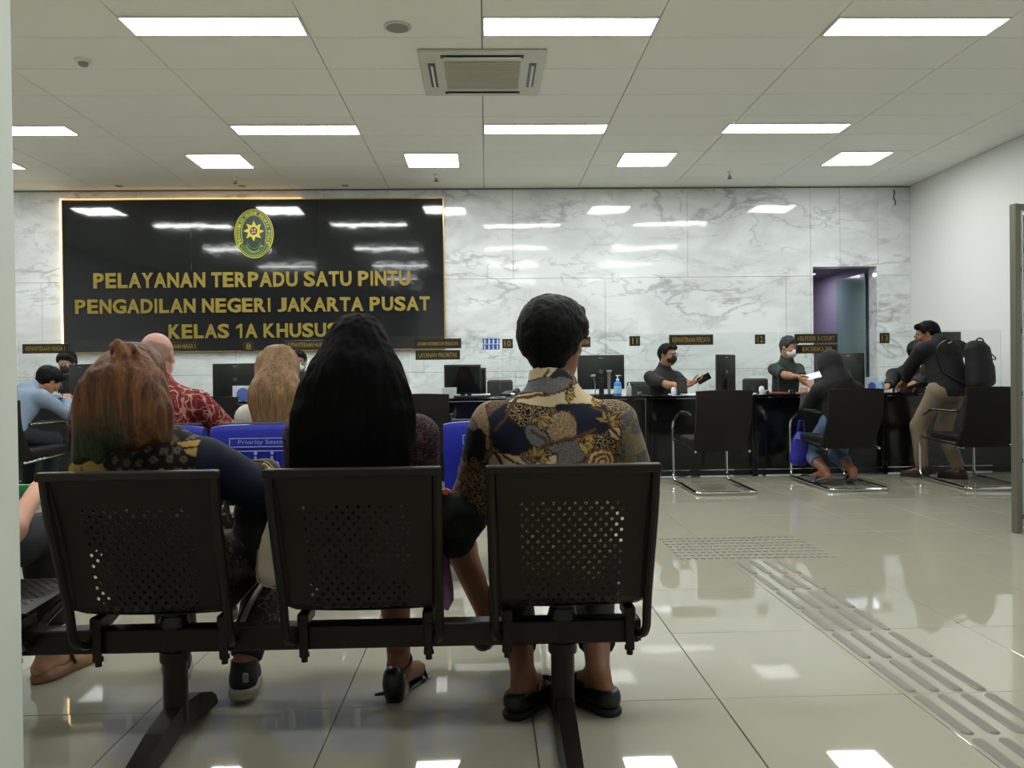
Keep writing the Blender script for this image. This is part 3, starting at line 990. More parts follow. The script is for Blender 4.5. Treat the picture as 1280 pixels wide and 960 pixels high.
# all-in-one screen stand bracket beside the sanitizer
x = at(759.5, 480, 8.3).x
t = thing('card_reader_post', 'slim grey post reader left of the blue sanitizer bottle', 'device', (x, 8.2, CTZ))
B().box((0, 0, .008), (.10, .09, .016), bev=.004).obj('foot', m_mon, t)
B().box((0, 0, .13), (.028, .03, .24), bev=.005).obj('post', mat('post_grey', (120, 124, 124), .4), t)
B().box((0, -.012, .245), (.05, .03, .02), bev=.004).obj('reader_head', mat('post_light', (165, 170, 168), .4), t)
x = at(744, 480, 8.2).x
t = thing('gooseneck_webcam', 'small webcam on a bent wire in front of the large monitor', 'webcam', (x, 8.2, CTZ))
B().tube(bend([(0, 0, 0), (0, 0, .13), (-.015, 0, .18)], .03), .005, 6).obj('neck', m_chrome, t)
B().box((-.02, 0, .2), (.045, .025, .025), bev=.004).obj('camera_head', mat('webcam_grey', (160, 162, 160), .4), t)
B().lathe([(.035, 0), (.035, .01), (.01, .012)], n=16).obj('foot', m_dk, t)
# sanitizers
m_blue = mat('sanitizer_blue', (64, 140, 215), .25, spec=.5); m_bl2 = mat('sanitizer_label', (150, 190, 225), .5); m_clear = mat('clear_plastic_bottle', (190, 205, 200), .2)
def bottle(x, y, h, r, label, body, cap, lab=None, z=CTZ, grp='bottles on the counter'):
    t = thing('bottle', label, 'bottle', (x, y, z), 0, grp)
    B().lathe([(r * .9, 0), (r, .008), (r, h * .52), (r * .85, h * .62), (r * .35, h * .68), (r * .35, h * .70)], n=20).obj('bottle_body', body, t)
    if lab: B().lathe([(r * 1.01, h * .12), (r * 1.01, h * .45)], n=20).obj('label', lab, t)
    B().lathe([(r * .42, h * .70), (r * .42, h * .78), (r * .15, h * .8), (r * .15, h * .92)], n=14).obj('pump_cap', cap, t)
    s = B(); s.box((r * .1, 0, h * .95), (r * 1.1, r * .45, h * .05), bev=.002); s.tube([(r * .6, 0, h * .95), (r * .95, 0, h * .93)], r * .12, 6)
    s.obj('pump_spout', cap, t)
    return t
bottle(at(772.5, 490, 8.0).x, 8.02, .21, .038, 'bright blue hand sanitizer bottle with white pump beside the large monitor', m_blue, m_sw, m_bl2)
bottle(at(787, 490, 8.2).x, 8.22, .15, .022, 'small clear pump bottle right of the blue sanitizer', m_clear, m_sw)
bottle(at(1102, 480, 7.98).x, 7.99, .16, .03, 'pale blue sanitizer bottle in front of the seated masked officer at the right', mat('sanitizer_pale', (110, 160, 215), .3), m_sw, m_bl2)
m_paper = mat('white_paper', (225, 228, 226), .8)
def sheet(x, y, w_, d_, yaw, label, m=m_paper, z=CTZ, t=.004, grp=None, nm='paper_sheet', cat='paper'):
    b_ = B(); n = 5
    for k in range(n):
        for s in (0,):
            b_.box((0, 0, t * (k + .5) / n), (w_ * (1 - .01 * k), d_, t / n), rot=Matrix.Rotation(R(k * 1.5), 3, 'Z'))
    o = b_.obj(nm, m, loc=(x, y, z), rotz=R(yaw)); return tag(o, label, cat, grp)
sheet(at(903, 490, 8.2).x, 8.24, .28, .16, 8, 'white papers beside the sideways monitor', grp='papers on the counter', t=.014)
sheet(at(868, 490, 8.1).x, 8.24, .21, .14, -20, 'white paper under the officer hands', grp='papers on the counter')
sheet(at(977, 490, 8.1).x, 8.26, .24, .18, 12, 'dull pink folder on the counter in front of the green-shirted officer', mat('pink_folder', (150, 60, 72), .6), t=.01, nm='folder', cat='folder')
sheet(at(1004, 492, 8.1).x, 8.01, .14, .1, -8, 'white form near the headscarfed woman', grp='papers on the counter')
sheet(at(562, 490, 8.3).x, 8.22, .14, .12, 3, 'stack of white papers left of the front-facing monitor stand', grp='papers on the counter', t=.10)
# desk clock-like round white cups
def cup(px, Y, label, r=.024, h=.075, m=m_sw):
    t = thing('cup', label, 'cup', (at(px, 490, Y).x, Y, CTZ), 0, 'small white cups on the counter')
    B().lathe([(r * .75, 0), (r, h * .3), (r * 1.05, h * .8), (r * .6, h)], n=16).obj('cup_body', m, t)
    B().lathe([(r * .62, h), (r * .3, h + .004)], n=16).obj('lid', m, t)
cup(842, 7.97, 'small white rounded holder by the black-masked officer forearm'); cup(952, 7.98, 'small white holder near plate 12')
# tablet stands, acrylic card holders with a blue mark
def card_stand(px0, px1, py0, py1, Y, label, back=mat('card_white', (205, 215, 230), .5), mark=mat('card_blue', (84, 104, 180), .5), r=.4):
    a, b = at(px0, py1, Y), at(px1, py0, Y)
    t = thing('card_stand', label, 'card stand', ((a.x + b.x) / 2, Y, CTZ), 0, 'acrylic card stands on the counter')
    H = b.z - CTZ; W = b.x - a.x
    B().box((0, 0, H / 2), (W, .006, H), bev=.001).obj('card', back, t)
    B().prism([(W * r * .8 * math.cos(u), H * .42 + W * r * .8 * math.sin(u)) for u in [k * PI / 12 for k in range(24)]], .002, 'y', -.006).obj('blue_disc', mark, t)
    B().box((0, .03, .003), (W, .07, .006), bev=.001).obj('foot', back, t)
card_stand(291, 317, 482, 499, 7.98, 'white card stand with a blue disc, left of the light-haired woman')
card_stand(1082, 1097, 471.5, 490, 8.0, 'acrylic stand with a blue disc left of the pale blue sanitizer')
t = thing('tablet', 'black tablet standing in front of the black-masked officer', 'tablet', (at(852.5, 490, 8.2).x, 8.2, CTZ))
B().box((0, 0, .085), (.105, .012, .16), bev=.004, rot=Matrix.Rotation(R(-10), 3, 'X')).obj('screen_slab', mat('tablet_black', (18, 18, 20), .2), t)
B().box((0, .05, .006), (.09, .1, .012), bev=.003).obj('stand', m_dk, t)
# cable knots and mouse near the front-facing pair
t = thing('keyboard', 'black keyboard under the front-facing monitor pair', 'keyboard', (at(590, 492, 8.08).x, 8.06, CTZ), R(2))
B().box((0, 0, .01), (.36, .12, .02), bev=.004).obj('keyboard_body', m_dk, t)
kb = B()
for r_ in range(4):
    for c_ in range(14): kb.box((-.163 + .025 * c_, -.04 + .026 * r_, .0225), (.02, .02, .005))
tag(kb.obj('keys', mat('key_black', (26, 26, 28), .5), t), kind='stuff')
# desk phones / cables knots
t = thing('desk_telephone', 'dark desk telephone at the foot of the front-facing monitors', 'telephone', (at(596, 490, 8.2).x + .34, 8.28, CTZ), R(160))
B().prism([(-.08, 0), (.08, 0), (.08, .03), (-.08, .06)], .16, 'x', -.08).obj('phone_body', m_dk, t)
B().tube(bend([(-.06, -.07, .055), (-.06, -.05, .075), (-.06, .05, .065), (-.06, .07, .045)], .02), .016, 8).obj('handset', m_mon, t)

# ================================================================== chairs
m_lea = mat('dark_brown_leatherette', (30, 26, 25), .6, spec=.25, bump=(220, .15, .002)); m_lea2 = mat('chair_edge', (26, 24, 23), .5)
def visitor_chair(x, yb, label, w_=.50, depth=.80, yaw=0, grp='cantilever visitor chairs at the counter'):
    """yb: depth of the rear floor bar; faces +y"""
    t = thing('visitor_chair', label, 'chair', (x, yb, 0), R(yaw), grp)
    hw = w_ / 2
    fr_ = B()
    for s in (-1, 1): pass
    path = [(-hw + .02, .50, .62), (-hw + .02, .10, .64)]
    P = bend([(-hw, .16, .66), (-hw, .62, .66), (-hw, .88, .56), (-hw, .86, .03), (-hw, 0, .02), (hw, 0, .02), (hw, .86, .03), (hw, .88, .56), (hw, .62, .66), (hw, .16, .66)], .07, 6)
    fr_.tube(P, .0125, 8)
    fr_.obj('cantilever_frame', m_chrome, t)
    for s in (-1, 1):
        B().box((s * hw, .40, .674), (.028, .26, .012), bev=.005, seg=2).obj('armrest_pad', m_lea2, t)
        sb = B(); sb.tube([(s * hw, .84, .40), (s * (hw - .02), .45, .37), (s * (hw - .02), .12, .35)], .011, 8); sb.obj('seat_rail', m_chrome, t)
    B().box((0, .46, .42), (w_ - .05, .50, .07), bev=.025, seg=3).obj('seat', m_lea, t)
    # curved backrest shell
    b_ = B(); n = 9; top = .86; bot = .34
    vs, fs = [], []
    for j in range(n + 1):
        v = j / n; z = bot + (top - bot) * v
        y = .14 - .12 * v - .035 * math.sin(PI * v) + .10 * (1 - v) ** 3
        for (dy) in (0, .035):
            for i in range(9):
                u = i / 8 * 2 - 1
                wy = .02 * u * u
                wd = (w_ - .03) / 2 * (1 - .06 * (1 - v) ** 2)
                vs.append((u * wd, y + wy + dy, z + (.008 * (1 - u * u) if j == n else 0)))
    for j in range(n):
        for i in range(8):
            a = j * 18 + i; c = (j + 1) * 18 + i
            fs += [(a, a + 1, c + 1, c), (a + 9, c + 9, c + 10, a + 10)]
        fs += [(j * 18, (j + 1) * 18, (j + 1) * 18 + 9, j * 18 + 9), (j * 18 + 8, j * 18 + 17, (j + 1) * 18 + 17, (j + 1) * 18 + 8)]
    for i in range(8):
        fs += [(i, i + 9, i + 10, i + 1), (n * 18 + i, n * 18 + i + 1, n * 18 + i + 10, n * 18 + i + 9)]
    b_.add(vs, fs, True); b_.obj('backrest', m_lea, t)
    return t
p = atz(909, 617.5, .01)
vc = visitor_chair(p.x, p.y, 'dark visitor chair standing empty, its chrome base on the open floor')
dup(vc, (atz(1075, 613, .01).x, atz(1075, 613, .01).y, 0), R(1), 'dark visitor chair the woman in the black headscarf sits on')
dup(vc, (atz(1249, 612, .01).x, atz(1249, 612, .01).y, 0), R(-3), 'dark visitor chair behind the standing backpack man')
dup(vc, (at(527, 520, 6.95).x, 6.9, 0), R(2), 'dark visitor chair right of the long black hair, empty')
dup(vc, (at(262, 520, 6.95).x, 6.9, 0), R(-4), 'dark visitor chair beyond the red batik shoulder')
lc = dup(vc, (at(2, 560, 6.9).x, 6.7, 0), R(-6), 'visitor chair of the light blue shirted man at far left')

# staff chairs
def staff_chair(px, Y, ztop, label, w_=.42, yaw=180):
    t = thing('staff_chair', label, 'chair', (at(px, 480, Y).x, Y, 0), R(yaw), 'low-backed staff chairs behind the counter')
    B().box((0, .0, ztop - .20), (w_, .06, .44), bev=.028, seg=3).obj('backrest', m_cha, t)
    B().box((0, .27, .47), (w_ + .04, .46, .08), bev=.03, seg=3).obj('seat', m_cha, t)
    B().box((0, .02, .52), (.06, .03, .3), bev=.005).obj('back_bar', m_dk, t)
    B().lathe([(.028, .10), (.028, .43)], c=(0, .27, 0), n=12).obj('gas_column', m_chrome, t)
    for k in range(5):
        a = 2 * PI * k / 5 + .3
        B().tube([(0, .27, .10), (.27 * math.cos(a), .27 + .27 * math.sin(a), .065)], [.022, .015], 6).obj('foot_arm', m_dk, t)
        B().lathe([(.02, 0), (.028, .012), (.028, .044), (.02, .056)], c=(.27 * math.cos(a), .27 + .27 * math.sin(a), 0), n=10).obj('caster', m_dk, t)
m_cha = mat('staff_chair_grey', (48, 49, 50), .6)
staff_chair(625, 9.1, at(625, 477, 9.1).z, 'empty grey staff chair between the monitor pair and the batik man', w_=.3, yaw=200)
staff_chair(803, 9.45, at(803, 479, 9.45).z, 'grey staff chair behind the black-masked officer', w_=.36, yaw=175)
staff_chair(944, 9.5, at(944, 475, 9.5).z, 'grey staff chair to the left of the green-shirted officer', w_=.3)
staff_chair(1150, 9.3, .8, 'grey staff chair of the seated officer at the right end')

# ================================================================== steel waiting bench in front of the camera
m_steel = mat('dark_bronze_steel', (44, 35, 26), .42, metal=.2, spec=.35, bump=(300, .05, .001))
m_steel2 = mat('dark_steel_tube', (42, 33, 25), .38, metal=.2, spec=.35)
seat_x = [at(441, 589, 2.08).x + (k - 1) * (at(717, 586, 2.08).x - at(441, 589, 2.08).x) for k in (-1, 0, 1, 2)]
TZ = at(441, 589, 2.08).z
def back_pt(u, v):
    """u across -1..1, v 0 bottom .. 1 top, of a perforated backrest"""
    z = .365 + (TZ - .012 - .365) * v
    y = 2.20 - .115 * v + .012 * math.sin(PI * v) + (.10 * (1 - v / .12) ** 2 * 1.0 if v < .12 else 0)
    y += -.0 * u
    return (u * (.197 - .012 * (1 - v)), y, z)
def seat_pt(u, v):
    """v 0 rear .. 1 front"""
    y = 2.27 + .40 * v
    z = .372 + .018 * math.sin(PI * v) * 0 + .02 * v - (.045 * ((v - .9) / .1) ** 2 if v > .9 else 0) - .012 * (1 - v) * 0
    return (u * .19, y, z - .006 * (1 - u * u))
def perforated(fn, nu, nv, mu, mv, name, parent, thick=.0022, W=.39, H=.4):
    """plate with round holes on a staggered grid; mu, mv = solid margin cells"""
    verts, faces = [], []
    def P(i, j): return fn(i / nu * 2 - 1, j / nv)
    vid = {}
    def vert(a, b):
        k = (round(a, 4), round(b, 4))
        if k not in vid:
            vid[k] = len(verts); verts.append(P(a, b))
        return vid[k]
    for i in range(nu):
        for j in range(nv):
            c = [vert(i, j), vert(i + 1, j), vert(i + 1, j + 1), vert(i, j + 1)]
            if (i + j) % 2 == 0 and mu <= i < nu - mu and mv[0] <= j < nv - mv[1]:
                r = .34
                h = [vert(i + .5 + r * math.cos(PI / 4 * k + PI / 8 + PI), j + .5 + r * math.sin(PI / 4 * k + PI / 8 + PI)) for k in range(8)]
                # corners: c0 (-,-) c1 (+,-) c2 (+,+) c3 (-,+)
                # h0 at 202.5deg, h1 247.5, h2 292.5, h3 337.5, h4 22.5, h5 67.5, h6 112.5, h7 157.5
                faces += [(c[0], c[1], h[2], h[1]), (c[1], c[2], h[4], h[3]), (c[2], c[3], h[6], h[5]), (c[3], c[0], h[0], h[7]),
                          (c[0], h[1], h[0]), (c[1], h[3], h[2]), (c[2], h[5], h[4]), (c[3], h[7], h[6])]
            else:
                faces.append(tuple(c))
    me = bpy.data.meshes.new(name)
    me.from_pydata(verts, [], faces)
    bm = bmesh.new(); bm.from_mesh(me)
    bmesh.ops.recalc_face_normals(bm, faces=bm.faces[:])
    bmesh.ops.solidify(bm, geom=bm.faces[:], thickness=thick)
    bm.to_mesh(me); bm.free()
    return link(name, me, m_steel, parent)
bench = thing('waiting_bench', 'dark bronze steel four-seat waiting bench with perforated backs nearest the viewer', 'bench', (0, 0, 0))
proto_b = perforated(back_pt, 28, 26, 4, (1, 5), 'backrest', bench)
proto_b.location = (seat_x[0], 0, 0)
proto_s = perforated(seat_pt, 26, 26, 3, (2, 2), 'seat', bench)
proto_s.location = (seat_x[0], 0, 0)
def side_frame(s):
    b_ = B()
    hwt, hwb = .2095, .205
    P = bend([(s * (hwt+.001), 2.082, TZ - .004), (s * hwt, 2.102, .66), (s * hwb, 2.19, .40), (s * hwb, 2.205, .31), (s * (hwb - .012), 2.26, .282), (s * (hwb - .02), 2.42, .335), (s * (hwb - .02), 2.64, .375)], .05, 6)
    b_.tube(P, .0125, 8)
    return b_
def top_rail():
    b_ = B(); b_.box((0, 2.078, TZ - .002), (.444, .036, .022), bev=.003); return b_
def wing(s):
    b_ = B()
    for k in range(10):
        v0, v1 = k / 10, (k + 1) / 10
        a, c = back_pt(s, v0), back_pt(s, v1)
        b_.add([a, c, (c[0] + s * .010, c[1] - .012, c[2]), (a[0] + s * .010, a[1] - .012, a[2]), (a[0], a[1] + .003, a[2]), (c[0], c[1] + .003, c[2]), (c[0] + s * .010, c[1] - .009, c[2]), (a[0] + s * .010, a[1] - .009, a[2])],
               [(0, 1, 2, 3), (4, 7, 6, 5), (0, 4, 5, 1), (3, 2, 6, 7)], True)
    return b_
parts = [side_frame(-1).obj('side_frame', m_steel2, bench), side_frame(1).obj('side_frame', m_steel2, bench), top_rail().obj('top_rail', m_steel, bench), wing(-1).obj('edge_flange', m_steel, bench), wing(1).obj('edge_flange', m_steel, bench)]
def bracket(s):
    b_ = B(); b_.box((s * .17, 2.30, .345), (.03, .10, .035), bev=.004)
    b_.lathe([(.009, 0), (.009, .012), (.005, .014)], c=(s * .17, 2.27, .226), n=8); b_.lathe([(.014, 0), (.014, .012)], c=(s * .17, 2.27, .24), n=6)
    b_.box((s * .17, 2.262, .285), (.024, .006, .09), bev=.002)
    return b_
parts += [bracket(-1).obj('seat_bracket', m_steel2, bench), bracket(1).obj('seat_bracket', m_steel2, bench)]
for o in parts: o.location.x = seat_x[0]
for sx in seat_x[1:]:
    for o in [proto_b, proto_s] + parts:
        c = o.copy(); COL.objects.link(c); c.parent = bench; c.location.x = sx
bx_l, bx_r = seat_x[0] - .24, at(800, 793, 2.27).x
B().box(((bx_l + bx_r) / 2, 2.31, .288), (bx_r - bx_l, .06, .066), bev=.004).obj('beam', m_steel2, bench)
B().box((bx_r + .003, 2.31, .288), (.006, .056, .062), bev=.003).obj('beam_end_cap', m_dk, bench)
for px in (220, 704):
    X = at(px, 880, 2.31).x
    lg = B(); lg.tube([(X, 2.31, .05), (X, 2.31, .36)], [.033, .033], 14, flat=1)
    leg = lg.obj('leg', m_steel2, bench)
    B().lathe([(.040, .225), (.041, .235), (.041, .254)], c=(X, 2.31, 0), n=18).obj('leg_collar', m_steel2, leg)
    B().lathe([(.040, .322), (.042, .33), (.036, .352), (.016, .362), (.013, .375), (.004, .378)], c=(X, 2.31, 0), n=18).obj('leg_cap', m_dk, leg)
    ft = B()
    Yp = [1.90, 1.98, 2.16, 2.31, 2.44, 2.55, 2.585]
    Zt = [.030, .042, .085, .105, .085, .045, .022]
    vs, fs = [], []
    for y, z in zip(Yp, Zt):
        wd = .030 if 2.0 < y < 2.5 else .026
        zb = max(.0, z - .062) if 1.95 < y < 2.56 else .0
        vs += [(X - wd, y, zb), (X + wd, y, zb), (X + wd * .8, y, z), (X - wd * .8, y, z)]
    for k in range(len(Yp) - 1):
        a = 4 * k
        for e in range(4): fs.append((a + e, a + (e + 1) % 4, a + 4 + (e + 1) % 4, a + 4 + e))
    fs += [(0, 3, 2, 1), (len(vs) - 4, len(vs) - 3, len(vs) - 2, len(vs) - 1)]
    ft.add(vs, fs).obj('foot', m_steel2, leg)
    # glides
    for y in (1.93, 2.555): B().lathe([(.016, 0), (.016, .012)], c=(X, y, 0), n=10).obj('glide', m_dk, leg)

# ================================================================== blue-covered priority bench in front
m_cover = mat('blue_vinyl_cover', (22, 34, 150), .42, spec=.4, bump=(14, .15, .006))
m_cprint = mat('cover_white_print', (150, 160, 205), .6)
YB2 = 3.95
pc = [at(190, 530, YB2).x, at(332, 530, YB2).x, at(474, 530, YB2).x, at(620, 530, YB2).x]
bench2 = thing('waiting_bench', 'dark steel waiting bench under the blue priority covers', 'bench', (0, YB2, 0), 0)
TZ2 = at(332, 533, YB2).z
for k, X in enumerate(pc):
    B().box((X, .06, .62), (.44, .02, .36), bev=.006, rot=Matrix.Rotation(R(8), 3, 'X')).obj('backrest', m_steel, bench2)
    B().box((X, .30, .40), (.42, .42, .02), bev=.006).obj('seat', m_steel, bench2)
    for s in (-1, 1):
        B().tube(bend([(X + s * .225, .02, .76), (X + s * .225, .10, .42), (X + s * .22, .14, .3), (X + s * .22, .50, .39)], .05), .012, 8).obj('side_frame', m_steel2, bench2)
B().box(((pc[0] + pc[-1]) / 2, .24, .30), (pc[-1] - pc[0] + .5, .06, .06), bev=.004).obj('beam', m_steel2, bench2)
for X in (pc[0] + .28, pc[2] + .28):
    l_ = B().tube([(X, .24, .04), (X, .24, .3)], .03, 12).obj('leg', m_steel2, bench2)
    B().box((X, .24, .03), (.05, .62, .05), bev=.01).obj('foot', m_steel2, l_)
cl_ = ['blue priority seat cover behind the bald man in red batik', 'blue priority seat cover with wheelchair sign behind the light-haired woman', 'blue priority seat cover hidden behind the long black hair', 'blue priority seat cover peeking out left of the batik man']
for k, X in enumerate(pc):
    t = thing('seat_cover', cl_[k], 'seat cover', (X, YB2, 0), 0, 'blue priority seating covers')
    hw = .252 if k else .245
    zt = TZ2 + .012; zb = .44
    pr = [(-.010, zb), (-.018, .6), (-.028, zt - .03), (-.012, zt - .004), (.012, zt), (.036, zt - .012), (.05, zt - .05), (.095, .6), (.12, zb + .02)]
    inn = [(y + (.006 if i < 5 else -.006), z - (.006 if 3 <= i <= 5 else 0)) for i, (y, z) in enumerate(pr)]
    b_ = B(); vs, fs = [], []
    nx = 12
    for i in range(nx + 1):
        u = i / nx * 2 - 1
        for (y, z) in pr:
            rr = .004 * math.sin(9 * u + 3 * z * 8) * (1 - (z - zb) / (zt - zb))
            vs.append((u * hw * (1 if z > .6 else .99), y + rr - .006, z - .012 * u ** 6))
    m_ = len(pr)
    for i in range(nx):
        for j in range(m_ - 1): fs.append((i * m_ + j, i * m_ + j + 1, (i + 1) * m_ + j + 1, (i + 1) * m_ + j))
    fs += [tuple(range(m_)), tuple(nx * m_ + q for q in range(m_))[::-1]]
    b_.add(vs, fs, True)
    cv = b_.obj('cover_sheet', m_cover, t)
    yo = -.042
    def frame(nm, x0, x1, z0, z1, w_=.004):
        e = B()
        for z in (z0, z1): e.box(((x0 + x1) / 2, yo, z), (x1 - x0 + w_, .003, w_))
        for x in (x0, x1): e.box((x, yo, (z0 + z1) / 2), (w_, .003, z1 - z0))
        return e.obj(nm, m_cprint, t)
    frame('print_frame', -.158, .158, zt - .105, zt - .065)
    text('lettering', 'Priority Seating', -.118, .118, zt - .098, zt - .072, yo - .001, m_cprint, t, bold=.0)
    frame('print_frame', -.158, .158, zt - .30, zt - .125)
    for q in range(4):
        x = -.115 + .077 * q
        ic = B(); zc = zt - .19
        hd = [(x + .008 * math.cos(u), zc + .055 + .009 * math.sin(u)) for u in [2 * PI * w2 / 10 for w2 in range(10)]]
        ic.prism(hd, .002, 'y', yo - .001)
        if q in (1, 2):     # wheelchair
            ic.prism([(x - .006, zc + .04), (x + .004, zc + .04), (x + .006, zc + .015), (x + .028, zc + .015), (x + .040, zc - .02), (x + .032, zc - .022), (x + .02, zc + .004), (x - .008, zc + .004)], .002, 'y', yo - .001)
            for w2 in range(16):
                u0, u1 = R(130) + w2 * R(230) / 16, R(130) + (w2 + 1) * R(230) / 16
                ic.prism([(x + r_ * math.cos(u), zc - .01 + r_ * math.sin(u)) for u, r_ in ((u0, .024), (u1, .024), (u1, .030), (u0, .030))], .002, 'y', yo - .001)
        else:
            ic.prism([(x - .013, zc + .042), (x + .013, zc + .042), (x + .016, zc), (x + .008, zc - .05), (x - .008, zc - .05), (x - .016, zc)], .002, 'y', yo - .001)
        tag(ic.obj('pictogram', m_cprint, t), kind=None)

# ================================================================== framed glass partition at the right edge
m_post = mat('brushed_steel_post', (120, 117, 108), .3, metal=.8)
m_pg = make_glass('wired_green_glass', (196, 214, 206), 1.5, .12)
py_ = atz(1268, 666, 0).y
p0 = at(1270, 460, py_)
zt = at(1270, 255, py_).z
part = thing('glass_partition', 'steel-framed partition with wired greenish glass standing at the right edge', 'partition', (p0.x, py_, 0))
part.rotation_euler = (0, 0, R(20))
Lp = 1.5
for x in (0, Lp): B().box((x, 0, zt / 2), (.045, .045, zt), bev=.004).obj('post', m_post, part)
B().box((Lp / 2, 0, zt - .02), (Lp - .046, .04, .04), bev=.003).obj('top_rail', m_post, part)
levels = [.10] + [at(1272, y, py_).z for y in (576, 492, 414, 337)] + [zt - .045]
for z in levels[:-1]:
    B().box((Lp / 2, 0, z), (Lp - .046, .036, .03), bev=.003).obj('crossbar', mat('dark_bar', (46, 48, 46), .4, metal=.5), part)
for a, b in zip(levels[:-1], levels[1:]):
    B().box((Lp / 2, .004, (a + b) / 2), (Lp - .05, .008, b - a - .034), bev=.001).obj('pane', m_pg, part)
    wv = B()
    for k in range(9):
        x0 = .05 + k * .165
        wv.tube([(x0 + .02 * math.sin(z * 60), -.003, z) for z in np.linspace(a + .02, b - .02, 14)], .0018, 4)
    tag(wv.obj('wire_mesh', mat('wire_grey', (150, 160, 152), .5), part), kind='stuff')
inr = B(); inr.box((.04, -.004, zt / 2), (.012, .03, zt - .08)); inr.obj('inner_strip', mat('white_strip', (205, 210, 205), .5), part)

# ================================================================== tactile paving
m_tac = mat('tactile_stud', (118, 116, 106), .4, metal=.2, bump=(900, .6, .001))
tp = thing('tactile_strip', 'tactile guide strip of raised ribs running diagonally over the floor', 'tactile paving', (0, 0, 0))
# measured ends of the leftmost rib row and rib spacing, on the floor
lane = [((921, 701), (1213, 960)), ((941, 700), (1262, 960)), ((958, 700), (1310, 960)), ((975, 700), (1345, 952))]
A0, A1 = atz(921, 701, 0), atz(1212, 919, 0)
D0, D1 = atz(972, 700, 0), atz(1280, 896, 0)
dirn = (A1 - A0).normalized(); dirn2 = (D1 - D0).normalized(); dd = (dirn + dirn2).normalized()
perp = Vector((dd.y, -dd.x, 0))
wid = (D0 - A0).dot(perp)
ang = math.atan2(dd.y, dd.x)
seg_px = [(921, 701), (945, 719), (971, 741), (1003, 762), (1041, 790), (1087, 824), (1143, 868)]
sd = [(atz(x, y, 0) - A0).dot(dd) for x, y in seg_px]
pitch = float(np.mean(np.diff(sd[1:])))
def rib_mesh(L):
    b_ = B(); n = 6; w_ = .0185; h = .005
    def outline(k): return [(L / 2 - k + (k) * 0 + (k) * math.cos(u), k * math.sin(u)) for u in [-PI / 2 + PI * i / n for i in range(n + 1)]] + [(-L / 2 + k + k * math.cos(u), k * math.sin(u)) for u in [PI / 2 + PI * i / n for i in range(n + 1)]]
    o1 = outline(w_); o2 = [(x * (1 - .012 / L), y * .68) for x, y in o1]
    m_ = len(o1)
    vs = [(x, y, 0) for x, y in o1] + [(x, y, h) for x, y in o2]
    fs = [(i, (i + 1) % m_, (i + 1) % m_ + m_, i + m_) for i in range(m_)] + [tuple(range(m_, 2 * m_))]
    return b_.add(vs, fs).mesh('rib')
rb = rib_mesh(pitch * .93); rb.materials.append(m_tac)
for l_ in range(4):
    off = perp * (wid * l_ / 3)
    for k in range(0, 12):
        c_ = A0 + off + dd * (pitch * (k + .5) + .01)
        if c_.y < 1.6: continue
        o = link('rib', rb, None, tp, (c_.x, c_.y, .0005)); o.rotation_euler = (0, 0, ang)
# warning studs field
tw = thing('tactile_stud_field', 'patch of small round tactile studs at the end of the guide strip', 'tactile paving', (0, 0, 0))
c00, c10, c01, c11 = atz(827, 674, 0), atz(990, 671, 0), atz(852, 698.5, 0), atz(1042, 696, 0)
sb = B().lathe([(.0135, 0), (.012, .003), (.008, .0045), (.003, .005)], n=10).mesh('stud'); sb.materials.append(m_tac)
nu, nv = 22, 8
for i in range(nu):
    for j in range(nv):
        u, v = i / (nu - 1), j / (nv - 1)
        c_ = (c00 * (1 - u) + c10 * u) * (1 - v) + (c01 * (1 - u) + c11 * u) * v
        link('stud', sb, None, tw, (c_.x, c_.y, .0005))
# ================================================================== PEOPLE
def unit(v): return v / (np.linalg.norm(v) + 1e-12)
def rz(v, a):
    c, s = math.cos(a), math.sin(a)
    return V(v[0] * c - v[1] * s, v[0] * s + v[1] * c, v[2])
def ik(S, H, a, b, pole):
    d = H - S; L = np.linalg.norm(d)
    if L > (a + b) * .995: H = S + d / L * (a + b) * .995; d = H - S; L = np.linalg.norm(d)
    x = (a * a - b * b + L * L) / (2 * L)
    h = math.sqrt(max(a * a - x * x, 0))
    u = d / L; p = pole - u * (pole @ u)
    return S + u * x + unit(p) * h, H
def hand(F, W, d, n, side, curl=.45, s=1.0):
    """palm, four bent fingers and a thumb; d = finger direction, n = palm normal"""
    d = unit(d); n = unit(n - d * (n @ d)); l = np.cross(d, n) * side
    F.cap(W - d * .01, W + d * .03 * s, .026 * s, .027 * s, .015, flat=(n, .72))
    for q in (-.024, -.008, .008, .024):
        F.cap(W + d * .02 * s + l * q * .7, W + d * .082 * s + l * q * s, .016 * s, .0125 * s, .012, flat=(n, .85))
    for q, L in zip((.028, .0095, -.0095, -.027), (.070, .080, .074, .058)):
        p = W + d * .085 * s + l * q * s; dd_ = d + l * q * 1.2; r = .0092 * s
        for k, f in enumerate((.45, .30, .25)):
            a = curl * (k + .6)
            dv = unit(dd_ * math.cos(a) + n * math.sin(a))
            p2 = p + dv * L * f * s
            F.cap(p, p2, r, r * .92, .003); p = p2; r *= .92
    p = W + d * .02 * s + l * .025 * s
    for k, (L, r) in enumerate(((.040, .0135), (.032, .011), (.026, .0098))):
        dv = unit(d * (.55 + .25 * k) + l * (.75 - .3 * k) + n * (.35 + curl * .3))
        p2 = p + dv * L * s; F.cap(p, p2, r * s, r * .9 * s, .005); p = p2
def headframe(yaw, pitch, roll, base):
    a = base + yaw
    f = V(-math.sin(a) * math.cos(pitch), math.cos(a) * math.cos(pitch), math.sin(pitch))
    r = unit(np.cross(f, V(0, 0, 1))); u = np.cross(r, f)
    r2 = r * math.cos(roll) - u * math.sin(roll); u2 = u * math.cos(roll) + r * math.sin(roll)
    return np.stack([r2, f, u2])
